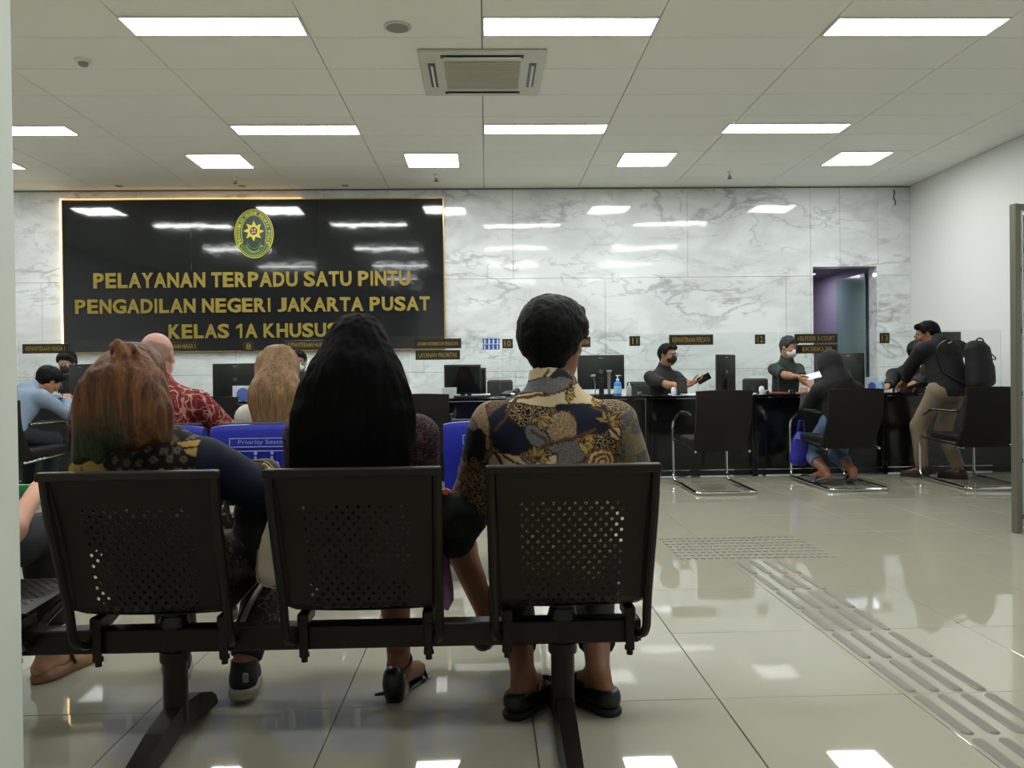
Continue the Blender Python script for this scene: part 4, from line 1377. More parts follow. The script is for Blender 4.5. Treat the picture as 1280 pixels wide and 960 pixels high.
def build_head(F, c, Fm, k=1.0, neck=None):
    T = lambda x, y, z: c + (Fm[0] * x + Fm[1] * y + Fm[2] * z) * k
    E = lambda p, r_, kk=.02, sub=False: F.ell(T(*p), np.array(r_) * k, Fm, kk, sub=sub)
    E((0, -.014, .030), (.074, .094, .084))
    E((0, .022, -.030), (.059, .066, .074), .03)
    F.cap(T(0, .048, -.082), T(0, .056, -.086), .026 * k, .024 * k, .03)
    for s in (-1, 1):
        F.cap(T(s * .048, .0, -.055), T(s * .020, .052, -.088), .022 * k, .020 * k, .025)
        E((s * .037, .062, -.022), (.022, .020, .018), .02)
    for s in (-1, 1): E((s * .031, .094, .006), (.017, .016, .012), .012, True)
    F.cap(T(0, .078, .012), T(0, .100, -.024), .009 * k, .013 * k, .012)
    for s in (-1, 1): E((s * .012, .094, -.028), (.009, .010, .008), .006)
    E((0, .084, -.054), (.022, .012, .006), .006); E((0, .080, -.064), (.019, .012, .007), .006)
    F.cap(T(-.04, .078, .026), T(.04, .078, .026), .011 * k, .011 * k, .015)
    for s in (-1, 1):
        E((s * .076, -.006, -.006), (.009, .019, .031), .008)
        E((s * .083, -.002, -.004), (.006, .010, .018), .004, True)
    if neck is not None: F.cap(neck + V(0, 0, -.02), T(0, -.018, -.05), .058 * k, .054 * k, .03)
    return T
SKIN = mat('skin_tan', (168, 118, 90), .55, spec=.35, var=(9, .06)); SKIN2 = mat('skin_brown', (136, 92, 68), .55, spec=.35, var=(9, .06)); SKIN3 = mat('skin_light', (190, 144, 118), .55, spec=.35, var=(9, .05))
HAIRB = mat('black_hair', (9, 8, 8), .6, spec=.15, bump=(90, .4, .003))
m_eyew = mat('eye_white', (214, 208, 200), .25); m_iris = mat('iris_dark', (24, 16, 12), .2)
m_maskw = mat('mask_white', (214, 220, 220), .8, bump=(60, .2, .002)); m_maskb = mat('mask_black', (18, 18, 19), .8, bump=(60, .2, .002))
def folds(seed, a1=.007, a2=.003, s1=7, s2=19):
    return lambda P: vnoise(P * V(s1, s1, s1 * .7), seed) * a1 + vnoise(P * s2, seed + 5) * a2
def wl(root, p):
    """world point -> the person's own frame (frames are not rotated, only moved)"""
    return V(p[0] - root.location.x, p[1] - root.location.y, p[2])
def person(label, base, yaw, top, seat=.42, sit=True, hipz=None, sw=.185, neck=(0, 0), headp=None, neckz=None, head=(0, 0, 0), k=1.0, twist=0,
           hands=None, feet=None, elbow=((-.6, -.5, -.6), (.6, -.5, -.6)), knees=None, skin=SKIN, shirt=None, sleeve='short', trousers=None, hem=.09, shoes=None,
           hair='short', hairm=None, mask=None, glasses=False, vox=.0075, cvox=.009, curl=.45, palm=(0, 0, -1), tummy=1.0, group=None, lowbody=True,
           shirt_attr=None, sleeve_r=.056, shirt_hem=.06, handdir=None, shoe_fn=None, legr=1.0, collar=True):
    Y = R(yaw)
    root = thing('person', label, 'person', (base[0], base[1], 0), 0, group)
    L = lambda x, y, z: rz(V(x, y, z), Y)
    hz = hipz if hipz else seat + .085
    P = L(0, 0, hz)
    N = L(neck[0], neck[1], neckz if neckz else top - .285 * k)
    hp = headp if headp else (neck[0] * 1.2, neck[1] * 1.25 + .015)
    Hc = L(hp[0], hp[1], top - .115 * k)
    tw = R(twist)
    up_t = unit(N - P)
    sh = [N + rz(V(s * sw, 0, 0), Y + tw) - up_t * .075 for s in (-1, 1)]
    hip = [P + L(s * .09, .02, 0) for s in (-1, 1)]
    H = []; E_ = []
    for i, s in enumerate((-1, 1)):
        tgt = wl(root, hands[i]) if hands and hands[i] is not None else L(s * .12, .36, hz + .10)
        e, h = ik(sh[i], tgt, .285, .245, L(*elbow[i])); E_.append(e); H.append(h)
    K = []; A = []
    for i, s in enumerate((-1, 1)):
        tgt = wl(root, feet[i][0]) if feet and feet[i] is not None else L(s * .10, .40 if sit else .0, .085)
        kd = L(*(knees[i] if knees else ((s * .15, 1, 1.0) if sit else (0, 1, .0))))
        kk, a = ik(hip[i], tgt, .42, .40, kd); K.append(kk); A.append(a)
    toe = []
    for i, s in enumerate((-1, 1)):
        td = np.array(feet[i][1], float) if feet and feet[i] is not None else L(s * .15, 1, 0)
        toe.append(unit(td))
    pts = np.array([P, N, Hc] + sh + E_ + H + K + A + [A[i] + toe[i] * .2 for i in range(2)])
    lo = pts.min(0) - .20; hi = pts.max(0) + .20
    lo[2] = max(lo[2], -.002)
    chest = N * .68 + P * .32; belly = N * .32 + P * .68
    fw = unit(np.cross(up_t, unit(sh[1] - sh[0])))            # forward of the chest
    Fr = np.stack([unit(sh[1] - sh[0]), fw, up_t])
    def torso(F, g):
        TL = np.linalg.norm(N - P)
        F.ell(P + L(0, .0, .01), (.165 + g, .115 + g, .12 + g), np.stack([L(1, 0, 0), L(0, 1, 0), V(0, 0, 1)]), .05)
        F.ell(belly, (.145 * tummy + g, .105 * tummy + g, TL * .34 + g), Fr, .06)
        F.ell(chest + fw * .005, ((sw - .03) + g, .108 + g, TL * .36 + g), Fr, .06)
        F.cap(sh[0] * .93 + sh[1] * .07, sh[1] * .93 + sh[0] * .07, .052 + g, .052 + g, .05)
        for i in (0, 1): F.cap(sh[i] * .75 + sh[1 - i] * .25 + up_t * .012, N + up_t * .012, .042 + g, .048 + g, .04)
    F = Field(lo, hi, vox)
    torso(F, -.006)
    T = build_head(F, Hc, headframe(R(head[0]), R(head[1]), R(head[2]), Y), k, N)
    Hf = headframe(R(head[0]), R(head[1]), R(head[2]), Y)
    for i in (0, 1):
        F.cap(sh[i], E_[i], .046, .038, .03); F.cap(E_[i], E_[i] + (H[i] - E_[i]) * .35, .038, .039, .02); F.cap(E_[i] + (H[i] - E_[i]) * .35, H[i], .039, .025, .02)
        hd = handdir[i] if handdir and handdir[i] is not None else (H[i] - E_[i])
        hand(F, H[i], np.array(hd, float), V(*palm[i]) if isinstance(palm[0], (tuple, list)) else V(*palm), -1 if i else 1, curl)
    if lowbody:
        for i in (0, 1):
            F.cap(hip[i], K[i], .080, .054, .05)
            F.cap(K[i], K[i] + (A[i] - K[i]) * .35, .052, .054, .03); F.cap(K[i] + (A[i] - K[i]) * .35, A[i], .054, .034, .03)
            hl = A[i] - toe[i] * .035 + V(0, 0, -.045)
            F.cap(A[i], hl, .034, .028, .02); F.cap(hl, A[i] + toe[i] * .13 + V(0, 0, -.055 - .0), .026, .024, .02, flat=((0, 0, 1), .8))
            F.cap(A[i] + toe[i] * .02 + V(0, 0, -.015), A[i] + toe[i] * .12 + V(0, 0, -.05), .03, .022, .02)
            F.cap(A[i] + toe[i] * .12 + V(0, 0, -.058), A[i] + toe[i] * .17 + V(0, 0, -.062), .022, .014, .02)
    body = net_object('body', F.mesh(), skin, root, sm=1)
    # eyes
    for s in (-1, 1):
        eb = B(); cc = T(s * .031, .073, .006); r_ = .0125 * k
        eb.lathe([(r_ * math.sin(a) + 1e-5, -r_ * math.cos(a)) for a in np.linspace(0.05, PI - .05, 8)], c=tuple(cc), n=12)
        ey = eb.obj('eye', m_eyew, root)
        ib = B(); fwv = Vector(Hf[1]); cc2 = Vector(cc) + fwv * r_ * .80
        qx, qz = Vector(Hf[0]), Vector(Hf[2])
        ib.add([cc2 + qx * .0058 * math.cos(u) + qz * .0058 * math.sin(u) for u in [2 * PI * q / 10 for q in range(10)]] + [cc2 + fwv * .0035], [(q, (q + 1) % 10, 10) for q in range(10)], True)
        ib.obj('iris', m_iris, ey)
    # shirt
    if shirt:
        C = Field(lo, hi, cvox)
        torso(C, .012)
        C.cap(N + V(0, 0, -.01), N + (T(0, -.018, -.05) - N) * (.9 if collar else .1), .072 * k, .066 * k, .02, cut=[(N + (T(0, -.018, -.05) - N) * (.55 if collar else .3), unit(T(0, -.018, -.05) - N) + Hf[1] * .35)])
        for i in (0, 1):
            if sleeve == 'long':
                C.cap(sh[i], E_[i], sleeve_r + .008, sleeve_r, .04)
                q = E_[i] + (H[i] - E_[i]) * .93
                C.cap(E_[i], H[i], sleeve_r, .040, .03, cut=[(q, H[i] - E_[i])])
            elif sleeve == 'elbow':
                C.cap(sh[i], E_[i], sleeve_r + .002, sleeve_r + .008, .04)
                q = E_[i] + (H[i] - E_[i]) * .25
                C.cap(E_[i], H[i], sleeve_r + .006, sleeve_r, .03, cut=[(q, H[i] - E_[i])])
            else:
                q = sh[i] + (E_[i] - sh[i]) * .82
                C.cap(sh[i], E_[i], sleeve_r + .008, sleeve_r + .004, .04, cut=[(q, E_[i] - sh[i])])
        C.clip(P - V(0, 0, shirt_hem), (0, 0, -1))
        net_object('shirt', C.mesh(), shirt, root, attr=shirt_attr, disp=folds(int(base[0] * 37) % 91 + 3), sm=2 if cvox < .005 else 1)
    if trousers:
        C = Field(lo, hi, max(cvox, .007))
        C.ell(P, (.172, .125, .115), np.stack([L(1, 0, 0), L(0, 1, 0), V(0, 0, 1)]), .04)
        for i in (0, 1):
            C.cap(hip[i], K[i], .094 * legr, .070 * legr, .05)
            q = A[i] + unit(K[i] - A[i]) * (hem - .085)
            C.cap(K[i], A[i], .070 * legr, .056 * legr, .03, cut=[(q, A[i] - K[i])])
        C.clip(P + V(0, 0, .09), (0, 0, 1))
        net_object('trousers', C.mesh(), trousers, root, disp=folds(int(base[1] * 31) % 71 + 11, .006, .003), sm=1)
    if shoes and lowbody:
        for i in (0, 1):
            t = toe[i]; C = Field(A[i] - V(.25, .25, .12), A[i] + V(.25, .25, .08), .006)
            b0 = A[i] + V(0, 0, -.085)
            C.cap(b0 - t * .035 + V(0, 0, .036), b0 + t * .05 + V(0, 0, .036), .037, .038, .02)
            C.cap(b0 + t * .05 + V(0, 0, .033), b0 + t * .155 + V(0, 0, .026), .040, .034, .02, flat=((0, 0, 1), .85))
            C.cap(b0 - t * .03 + V(0, 0, .05), b0 - t * .015 + V(0, 0, .082), .034, .036, .02, cut=[(b0 + V(0, 0, .088), (0, 0, 1))])
            C.clip(b0 + V(0, 0, .014), (0, 0, -1))
            so = net_object('shoe', C.mesh(), shoes[0], root, sm=1)
            S_ = Field(A[i] - V(.25, .25, .12), A[i] + V(.25, .25, .08), .006)
            S_.cap(b0 - t * .038 + V(0, 0, .01), b0 + t * .06 + V(0, 0, .01), .040, .044, .02, cut=[(b0 + V(0, 0, .018), (0, 0, 1)), (b0 + V(0, 0, .0), (0, 0, -1))])
            S_.cap(b0 + t * .06 + V(0, 0, .01), b0 + t * .158 + V(0, 0, .01), .044, .037, .02, cut=[(b0 + V(0, 0, .018), (0, 0, 1)), (b0 + V(0, 0, .0), (0, 0, -1))])
            net_object('shoe_sole', S_.mesh(), shoes[1], so, sm=0)
    hm = hairm or HAIRB
    if hair in ('short', 'full', 'fringe'):
        C = Field(Hc - .17, Hc + .17, .0045 if vox < .007 else .006)
        g = .010 if hair != 'full' else .020
        if hair == 'fringe': g = .004
        Tq = T
        if hair == 'fringe':
            C.ell(T(0, -.014, .030), np.array((.074 + g, .094 + g, .084 + g)) * k, Hf, .01, cut=[(T(0, 0, .040), Hf[2] + Hf[1] * .3), (T(0, .015, 0), Hf[1]), (T(0, 0, -.045), -Hf[2])])
            C.cap(T(0, -.052, -.01), T(0, -.048, -.05), .060 * k, .050 * k, .02, cut=[(T(0, -.02, 0), Hf[1])])
        else:
            C.ell(T(0, -.016, .034), np.array((.074 + g, .094 + g, .084 + min(g, .009))) * k, Hf, .01, cut=[(T(0, .068, .052), Hf[1] - Hf[2] * .75), (T(0, .03, -.0), Hf[1] - Hf[2] * .35), (T(0, 0, -.03), -Hf[2])])
            C.cap(T(0, -.050, .0), T(0, -.040, -.052), (.066 + g * .3) * k, (.050 + g * .4) * k, .03, cut=[(T(0, -.018, 0), Hf[1])])
            C.cap(T(-.045, .055, .085), T(.04, .060, .088), .026 * k + g * .3, .026 * k, .02)
            for s in (-1, 1): C.cap(T(s * .071, .012, .03), T(s * .073, .010, -.005), .010 * k, .007 * k, .01)
            if hair == 'full':
                C.ell(T(0, -.020, .032), np.array((.094, .110, .084)) * k, Hf, .03, cut=[(T(0, .06, .06), Hf[1] - Hf[2] * .5), (T(0, .012, .0), Hf[1] - Hf[2] * .8), (T(0, 0, -.034), -Hf[2])])
                C.cap(T(-.048, -.045, -.015), T(.046, -.045, -.010), .040 * k, .040 * k, .03)
        if hair != 'fringe':
            for s in (-1, 1): C.ell(T(s * .095, .012, -.022), np.array((.030, .034, .036)) * k, Hf, .012, sub=True)
        net_object('hair', C.mesh(), hm, root, disp=lambda q_: vnoise(q_ * 45, 9) * .0028 + vnoise(q_ * 110, 4) * .0018, sm=1)
    if mask:
        C = Field(Hc - .16, Hc + .16, .005)
        C.ell(T(0, .040, -.048), np.array((.060, .068, .060)) * k, Hf, .02, cut=[(T(0, .03, 0), -Hf[1]), (T(0, .08, -.010), Hf[2] - Hf[1] * .3)])
        C.cap(T(0, .07, -.015), T(0, .098, -.035), .018 * k, .022 * k, .03, cut=[(T(0, .08, -.005), Hf[2])])
        mo = net_object('face_mask', C.mesh(), mask, root, sm=1)
        for s in (-1, 1):
            tb_ = B(); tb_.tube([Vector(T(s * .058, .045, -.03)), Vector(T(s * .073, .02, -.012)), Vector(T(s * .083, -.012, .004)), Vector(T(s * .080, -.014, -.02)), Vector(T(s * .058, .04, -.065))], .0018, 5)
            tb_.obj('ear_loop', mask, mo)
    if glasses:
        gb_ = B()
        for s in (-1, 1):
            gb_.tube([Vector(T(s * .031 + .022 * math.cos(u), .104, .005 + .017 * math.sin(u))) for u in [2 * PI * q / 14 for q in range(14)]], .0022, 5, closed=True)
            gb_.tube([Vector(T(s * .053, .104, .008)), Vector(T(s * .078, .05, .008)), Vector(T(s * .082, -.01, .004))], .0022, 5)
        gb_.tube([Vector(T(-.009, .104, .008)), Vector(T(.009, .104, .008))], .002, 5)
        gb_.obj('glasses', mat('spectacle_frame', (30, 28, 28), .3, metal=.5), root)
    return dict(root=root, T=T, F=Hf, Hc=Hc, N=N, P=P, sh=sh, E=E_, H=H, K=K, A=A, toe=toe)

def wpt(px, py, Y, dz=0):
    q = at(px, py, Y); return V(q.x, q.y, q.z + dz)
def flr(px, Y, z): return V(at(px, 600, Y).x, Y, z)

# ---------------- cloth colour helpers (pattern printed on the cloth, painted per vertex)
def poly_sd(P, poly):
    """signed distance to a polygon, negative inside"""
    P = P[:, None, :]; A_ = np.array(poly, float)[None]; B_ = np.roll(A_, -1, 1)
    e = B_ - A_; w_ = P - A_
    t = np.clip((w_ * e).sum(2) / (e * e).sum(2), 0, 1)
    d = np.sqrt(((w_ - e * t[..., None]) ** 2).sum(2)).min(1)
    c1 = (A_[..., 1] <= P[..., 1]) & (B_[..., 1] > P[..., 1]); c2 = (A_[..., 1] > P[..., 1]) & (B_[..., 1] <= P[..., 1])
    cr = e[..., 0] * w_[..., 1] - e[..., 1] * w_[..., 0]
    wn = ((c1 & (cr > 0)).astype(int) - (c2 & (cr < 0)).astype(int)).sum(1)
    return np.where(wn != 0, -d, d)
def cloth_attr_mat(name, rough=.8, detail=True, weave=(420, .3)):
    m = mat(name, (128, 128, 128), rough, spec=.25)
    nt, b = nodes_of(m)
    a = nt.nodes.new('ShaderNodeAttribute'); a.attribute_name = 'print'
    nt.links.new(a.outputs['Color'], b.inputs['Base Color'])
    tc = nt.nodes.new('ShaderNodeTexCoord')
    if detail:
        fa = nt.nodes.new('ShaderNodeAttribute'); fa.attribute_name = 'filigree'
        v = nt.nodes.new('ShaderNodeTexVoronoi'); v.feature = 'DISTANCE_TO_EDGE'; v.inputs['Scale'].default_value = 95
        nz = nt.nodes.new('ShaderNodeTexNoise'); nz.inputs['Scale'].default_value = 60; nz.inputs['Detail'].default_value = 1
        mpx = nt.nodes.new('ShaderNodeMix'); mpx.data_type = 'VECTOR'; mpx.inputs['Factor'].default_value = .02
        nt.links.new(tc.outputs['Object'], mpx.inputs['A']); nt.links.new(nz.outputs['Color'], mpx.inputs['B'])
        nt.links.new(tc.outputs['Object'], nz.inputs['Vector']); nt.links.new(mpx.outputs['Result'], v.inputs['Vector'])
        mr = nt.nodes.new('ShaderNodeMapRange'); mr.inputs['From Min'].default_value = .03; mr.inputs['From Max'].default_value = .10; mr.inputs['To Min'].default_value = 1; mr.inputs['To Max'].default_value = 0
        nt.links.new(v.outputs['Distance'], mr.inputs['Value'])
        mu = nt.nodes.new('ShaderNodeMath'); mu.operation = 'MULTIPLY'
        nt.links.new(mr.outputs[0], mu.inputs[0]); nt.links.new(fa.outputs['Fac'], mu.inputs[1])
        mx = nt.nodes.new('ShaderNodeMix'); mx.data_type = 'RGBA'; mx.inputs['B'].default_value = (*lin((176, 150, 112)), 1)
        nt.links.new(a.outputs['Color'], mx.inputs['A']); nt.links.new(mu.outputs[0], mx.inputs['Factor'])
        nt.links.new(mx.outputs['Result'], b.inputs['Base Color'])
    n = nt.nodes.new('ShaderNodeTexNoise'); n.inputs['Scale'].default_value = weave[0]
    bp = nt.nodes.new('ShaderNodeBump'); bp.inputs['Strength'].default_value = weave[1]; bp.inputs['Distance'].default_value = .001
    nt.links.new(tc.outputs['Object'], n.inputs['Vector']); nt.links.new(n.outputs['Fac'], bp.inputs['Height']); nt.links.new(bp.outputs['Normal'], b.inputs['Normal'])
    return m

# ---------------- the man in the batik shirt
BX, BY = .205, 2.41
def batik(Vt):
    x = Vt[:, 0] + BX; z = Vt[:, 2]
    px = 608 + x * FPX / 2.36; py = 469.5 - (z - 1) * FPX / 2.36
    a = (px - 590) / .1719; b = (py - 440) / .1719
    P = np.stack([a, b], 1)
    P = P + np.stack([vnoise(np.stack([a / 60, b / 60, a * 0], 1), 5) * 9, vnoise(np.stack([a / 60, b / 60, a * 0], 1), 8) * 9], 1)
    col = np.tile(np.array(lin((84, 68, 52))), (len(a), 1)); fil = np.full(len(a), .8)
    brown = np.array(lin((58, 38, 22)))
    cells = vnoise(np.stack([a / 130, b / 130, Vt[:, 1] * 7], 1), 21)
    col[cells > .25] = lin((40, 32, 30)); col[cells < -.3] = lin((92, 92, 96)); fil[cells < -.3] = .25
    # sleeves below the shoulders: brown rosette filigree
    low = (b > 900)
    col[low] = lin((64, 44, 34)); fil[low] = 1
    def lay(poly, c, f=0.0, line=9, lc=brown):
        nonlocal col, fil
        d = poly_sd(P, poly)
        col[d < line] = lc; fil[d < line] = 0
        col[d < 0] = lin(c); fil[d < 0] = f
        return d
    def ovalp(cx, cy, rx_, ry_, rot=0, n=20):
        return [(cx + rx_ * math.cos(t) * math.cos(rot) - ry_ * math.sin(t) * math.sin(rot), cy + rx_ * math.cos(t) * math.sin(rot) + ry_ * math.sin(t) * math.cos(rot)) for t in [2 * PI * k / n for k in range(n)]]
    cream = (204, 182, 146); gold = (150, 120, 64); navy = (22, 28, 46); grey = (98, 100, 106); taupe = (128, 106, 84); dark = (30, 20, 16); olive = (84, 70, 36)
    bk = Vt[:, 1] < .02     # the back of the shirt
    keepc, keepf = col.copy(), fil.copy()
    lay([(-40, 420), (80, 360), (200, 310), (270, 330), (180, 430), (120, 520), (130, 700), (60, 700), (40, 520)], taupe, .7)
    lay([(210, 370), (360, 345), (540, 380), (560, 470), (480, 540), (300, 520), (220, 450)], dark, 1.0)
    lay([(100, 380), (230, 300), (380, 170), (420, 200), (330, 290), (250, 380), (140, 520)], (74, 60, 52), .3)
    lay([(400, 110), (520, 80), (650, 95), (620, 140), (560, 190), (400, 195), (360, 240), (330, 250), (380, 160)], cream)
    lay([(640, 110), (730, 190), (700, 230), (600, 190), (560, 185)], (36, 46, 58))
    for q in ((395, 150, 10, 50, .3), (540, 150, 9, 45, .6)): lay(ovalp(*q[:4], q[4]), olive, 0, 3)
    lay([(260, 360), (330, 310), (450, 285), (600, 300), (700, 270), (800, 215), (900, 260), (960, 330), (900, 385), (700, 378), (560, 385), (420, 370)], cream)
    lay([(330, 290), (400, 205), (520, 175), (640, 178), (735, 190), (700, 250), (600, 292), (480, 280), (400, 285)], grey, .28)
    lay([(120, 470), (150, 430), (235, 380), (250, 380), (240, 430), (290, 500), (390, 560), (455, 640), (400, 700), (330, 735), (230, 740), (160, 680)], navy)
    lay([(600, 375), (800, 378), (960, 395), (1000, 470), (1010, 545), (930, 590), (800, 600), (715, 610), (740, 540), (740, 450), (700, 415), (620, 420)], navy)
    lay(ovalp(460, 600, 95, 62, .75), grey, .25)
    lay(ovalp(640, 535, 108, 112, .3), taupe, .9)
    lay([(480, 680), (640, 630), (760, 640), (830, 700), (780, 790), (640, 815), (560, 790), (600, 720)], (88, 90, 94), .3)
    lay([(900, 600), (1020, 620), (1060, 720), (1050, 830), (840, 840), (800, 780), (880, 700)], dark, 1.0)
    for r_, c_ in ((125, (96, 58, 36)), (104, (196, 166, 120)), (84, (84, 48, 30)), (62, (190, 158, 112)), (44, (70, 40, 28)), (22, (188, 150, 104))): lay([(935 + r_ * 1.1 * math.cos(t), 800 + r_ * .85 * math.sin(t)) for t in [PI / 4 * k for k in range(8)]], c_, .2, 3)
    lay([(150, 735), (330, 740), (400, 800), (390, 850), (130, 850), (110, 780)], cream)
    for q in ((190, 780, 12, 70, -.6), (270, 770, 9, 60, -1.1), (340, 800, 8, 50, -1.2)): lay(ovalp(*q[:4], q[4]), brown_s, 0, 2)
    lay([(430, 800), (520, 770), (600, 725), (590, 780), (560, 840), (430, 845)], cream)
    # gold petals
    for cx, cy, n_, L_, a0, a1 in ((455, 760, 7, 95, -2.2, .6), (760, 640, 6, 130, -.35, 1.0), (480, 470, 5, 90, -.6, 1.4), (670, 300, 5, 85, -.5, 1.0), (985, 520, 6, 100, -2.6, .4), (880, 340, 4, 80, -.2, 1.3)):
        for k in range(n_):
            t = a0 + (a1 - a0) * k / (n_ - 1)
            tip = (cx + L_ * math.cos(t), cy + L_ * math.sin(t)); w_ = L_ * .17
            mid = (cx + L_ * .5 * math.cos(t), cy + L_ * .5 * math.sin(t)); nx_, ny_ = -math.sin(t) * w_, math.cos(t) * w_
            lay([(cx, cy), (mid[0] + nx_, mid[1] + ny_), tip, (mid[0] - nx_, mid[1] - ny_)], (172, 146, 86) if k % 2 else gold, 0, 5)
    lay([(990, 560), (1060, 545), (1085, 600), (1060, 650), (1000, 610)], (206, 184, 150))
    # stems
    for s_ in ([(480, 690), (600, 640), (740, 600), (900, 560)], [(160, 560), (230, 480), (320, 330), (560, 300)], [(860, 390), (960, 430), (1010, 560), (1090, 640)], [(420, 560), (520, 620), (520, 700)]):
        for (x0, y0), (x1, y1) in zip(s_[:-1], s_[1:]):
            nx_, ny_ = (y1 - y0), -(x1 - x0); l_ = math.hypot(nx_, ny_); nx_, ny_ = nx_ / l_ * 8, ny_ / l_ * 8
            lay([(x0 + nx_, y0 + ny_), (x1 + nx_, y1 + ny_), (x1 - nx_, y1 - ny_), (x0 - nx_, y0 - ny_)], (86, 64, 34), 0, 3)
    # right sleeve olive grey, left sleeve dark middle
    rs = (a > 1090) & (b > 430)
    sh_ = vnoise(np.stack([a / 50, b / 70, a * 0], 1), 31)
    col[rs] = np.where(sh_[rs, None] > .1, np.array(lin((112, 106, 84)))[None], np.array(lin((72, 74, 76)))[None]); fil[rs] = .3
    ls = (a + 25 * sh_ < 95) & (b + 60 * sh_ > 570)
    col[ls] = lin((26, 28, 34)); fil[ls] = 0
    ls2 = (a < 105) & (b + 50 * sh_ > 800)
    rr = np.sin(a / 16) * np.sin(b / 16)
    col[ls2] = np.where(rr[ls2, None] > .2, np.array(lin((112, 80, 56)))[None], np.array(lin((44, 28, 22)))[None]); fil[ls2] = .6
    front = Vt[:, 1] > .03
    mixm = front & (a > -60) & (a < 1150)
    col[mixm] = keepc[mixm]; fil[mixm] = keepf[mixm]
    return col, fil
brown_s = (74, 48, 26)
_bc = {}
def bat_c(Vt): _bc['r'] = batik(Vt); return _bc['r'][0]
def bat_f(Vt): return _bc['r'][1]
m_batik = cloth_attr_mat('batik_shirt_cloth')
m_trk = mat('dark_trousers', (24, 24, 27), .85, bump=(200, .2, .001))
m_shb = mat('black_leather_shoe', (18, 18, 20), .35, bump=(40, .15, .003)); m_sole = mat('shoe_sole_dark', (26, 26, 26), .7)
man = person('black-haired man in a brown, navy and cream batik shirt on the right bench seat', (BX, BY), 0, 1.225, seat=.375, sw=.184, neck=(-.01, .005), headp=(.0, .03), head=(-28, -6, 0), k=1.02,
             hands=[(BX - .07, BY + .33, .60), (BX + .09, BY + .33, .60)], elbow=((-.9, -.25, -.5), (.9, -.25, -.5)),
             feet=[((.100, 2.455, .10), (.66, 1, 0)), ((.325, 2.465, .10), (-.62, 1, 0))], knees=((-.05, 1, 1.2), (.05, 1, 1.2)),
             skin=SKIN2, shirt=m_batik, sleeve='elbow', sleeve_r=.060, trousers=m_trk, hem=.205, shoes=None, hair='full', vox=.0065, cvox=.0042, tummy=1.08, shirt_attr={'print': bat_c, 'filigree': bat_f}, shirt_hem=.08)
def loafer(pr, i, mt, ms, nm='shoe', bow=True):
    A, t = pr['A'][i], pr['toe'][i]; l = np.cross(t, V(0, 0, 1)); b0 = A + V(0, 0, -A[2])
    C = Field(A - V(.26, .26, .12), A + V(.26, .26, .10), .005)
    C.cap(b0 - t * .040 + V(0, 0, .045), b0 + t * .06 + V(0, 0, .042), .042, .042, .02, cut=[(b0 + V(0, 0, .072), (0, 0, 1))])
    C.cap(b0 + t * .06 + V(0, 0, .038), b0 + t * .165 + V(0, 0, .028), .044, .033, .02, flat=((0, 0, 1), .85))
    C.cap(b0 + t * .02 + V(0, 0, .07), b0 - t * .01 + V(0, 0, .12), .030, .034, .012, sub=True)
    C.clip(b0 + V(0, 0, .016), (0, 0, -1))
    so = net_object(nm, C.mesh(), mt, pr['root'], sm=1)
    S_ = Field(A - V(.26, .26, .12), A + V(.26, .26, .10), .005)
    for p_, q_, r0, r1 in ((-.045, .03, .041, .040), (.05, .165, .044, .036)): S_.cap(b0 + t * p_ + V(0, 0, .01), b0 + t * q_ + V(0, 0, .01), r0, r1, .02, cut=[(b0 + V(0, 0, .020), (0, 0, 1)), (b0, (0, 0, -1))])
    net_object('shoe_sole', S_.mesh(), ms, so, sm=0)
    if bow:
        W_ = Field(A - V(.2, .2, .12), A + V(.2, .2, .10), .005); c = b0 + t * .085 + V(0, 0, .078)
        for s in (-1, 1): W_.cap(c, c + l * s * .036 + t * .01, .007, .017, .004, flat=((0, 0, 1), .6))
        W_.cap(c - t * .006, c + t * .006, .010, .010, .004)
        net_object('bow', W_.mesh(), mt, so, sm=0)
for i in (0, 1): loafer(man, i, m_shb, m_sole)
# phone in his hands
hp_ = (man['H'][0] + man['H'][1]) / 2
ph = tag(B().box((0, 0, 0), (.075, .012, .15), bev=.005, rot=Matrix.Rotation(R(-40), 3, 'X')).obj('phone', mat('phone_black', (16, 16, 18), .2), loc=(BX + hp_[0] + .02, BY + hp_[1] + .105, hp_[2] + .01)), 'black phone held low in front of the batik-shirted man', 'phone')
# shirt collar of the man
N_, T_ = man['N'], man['T']
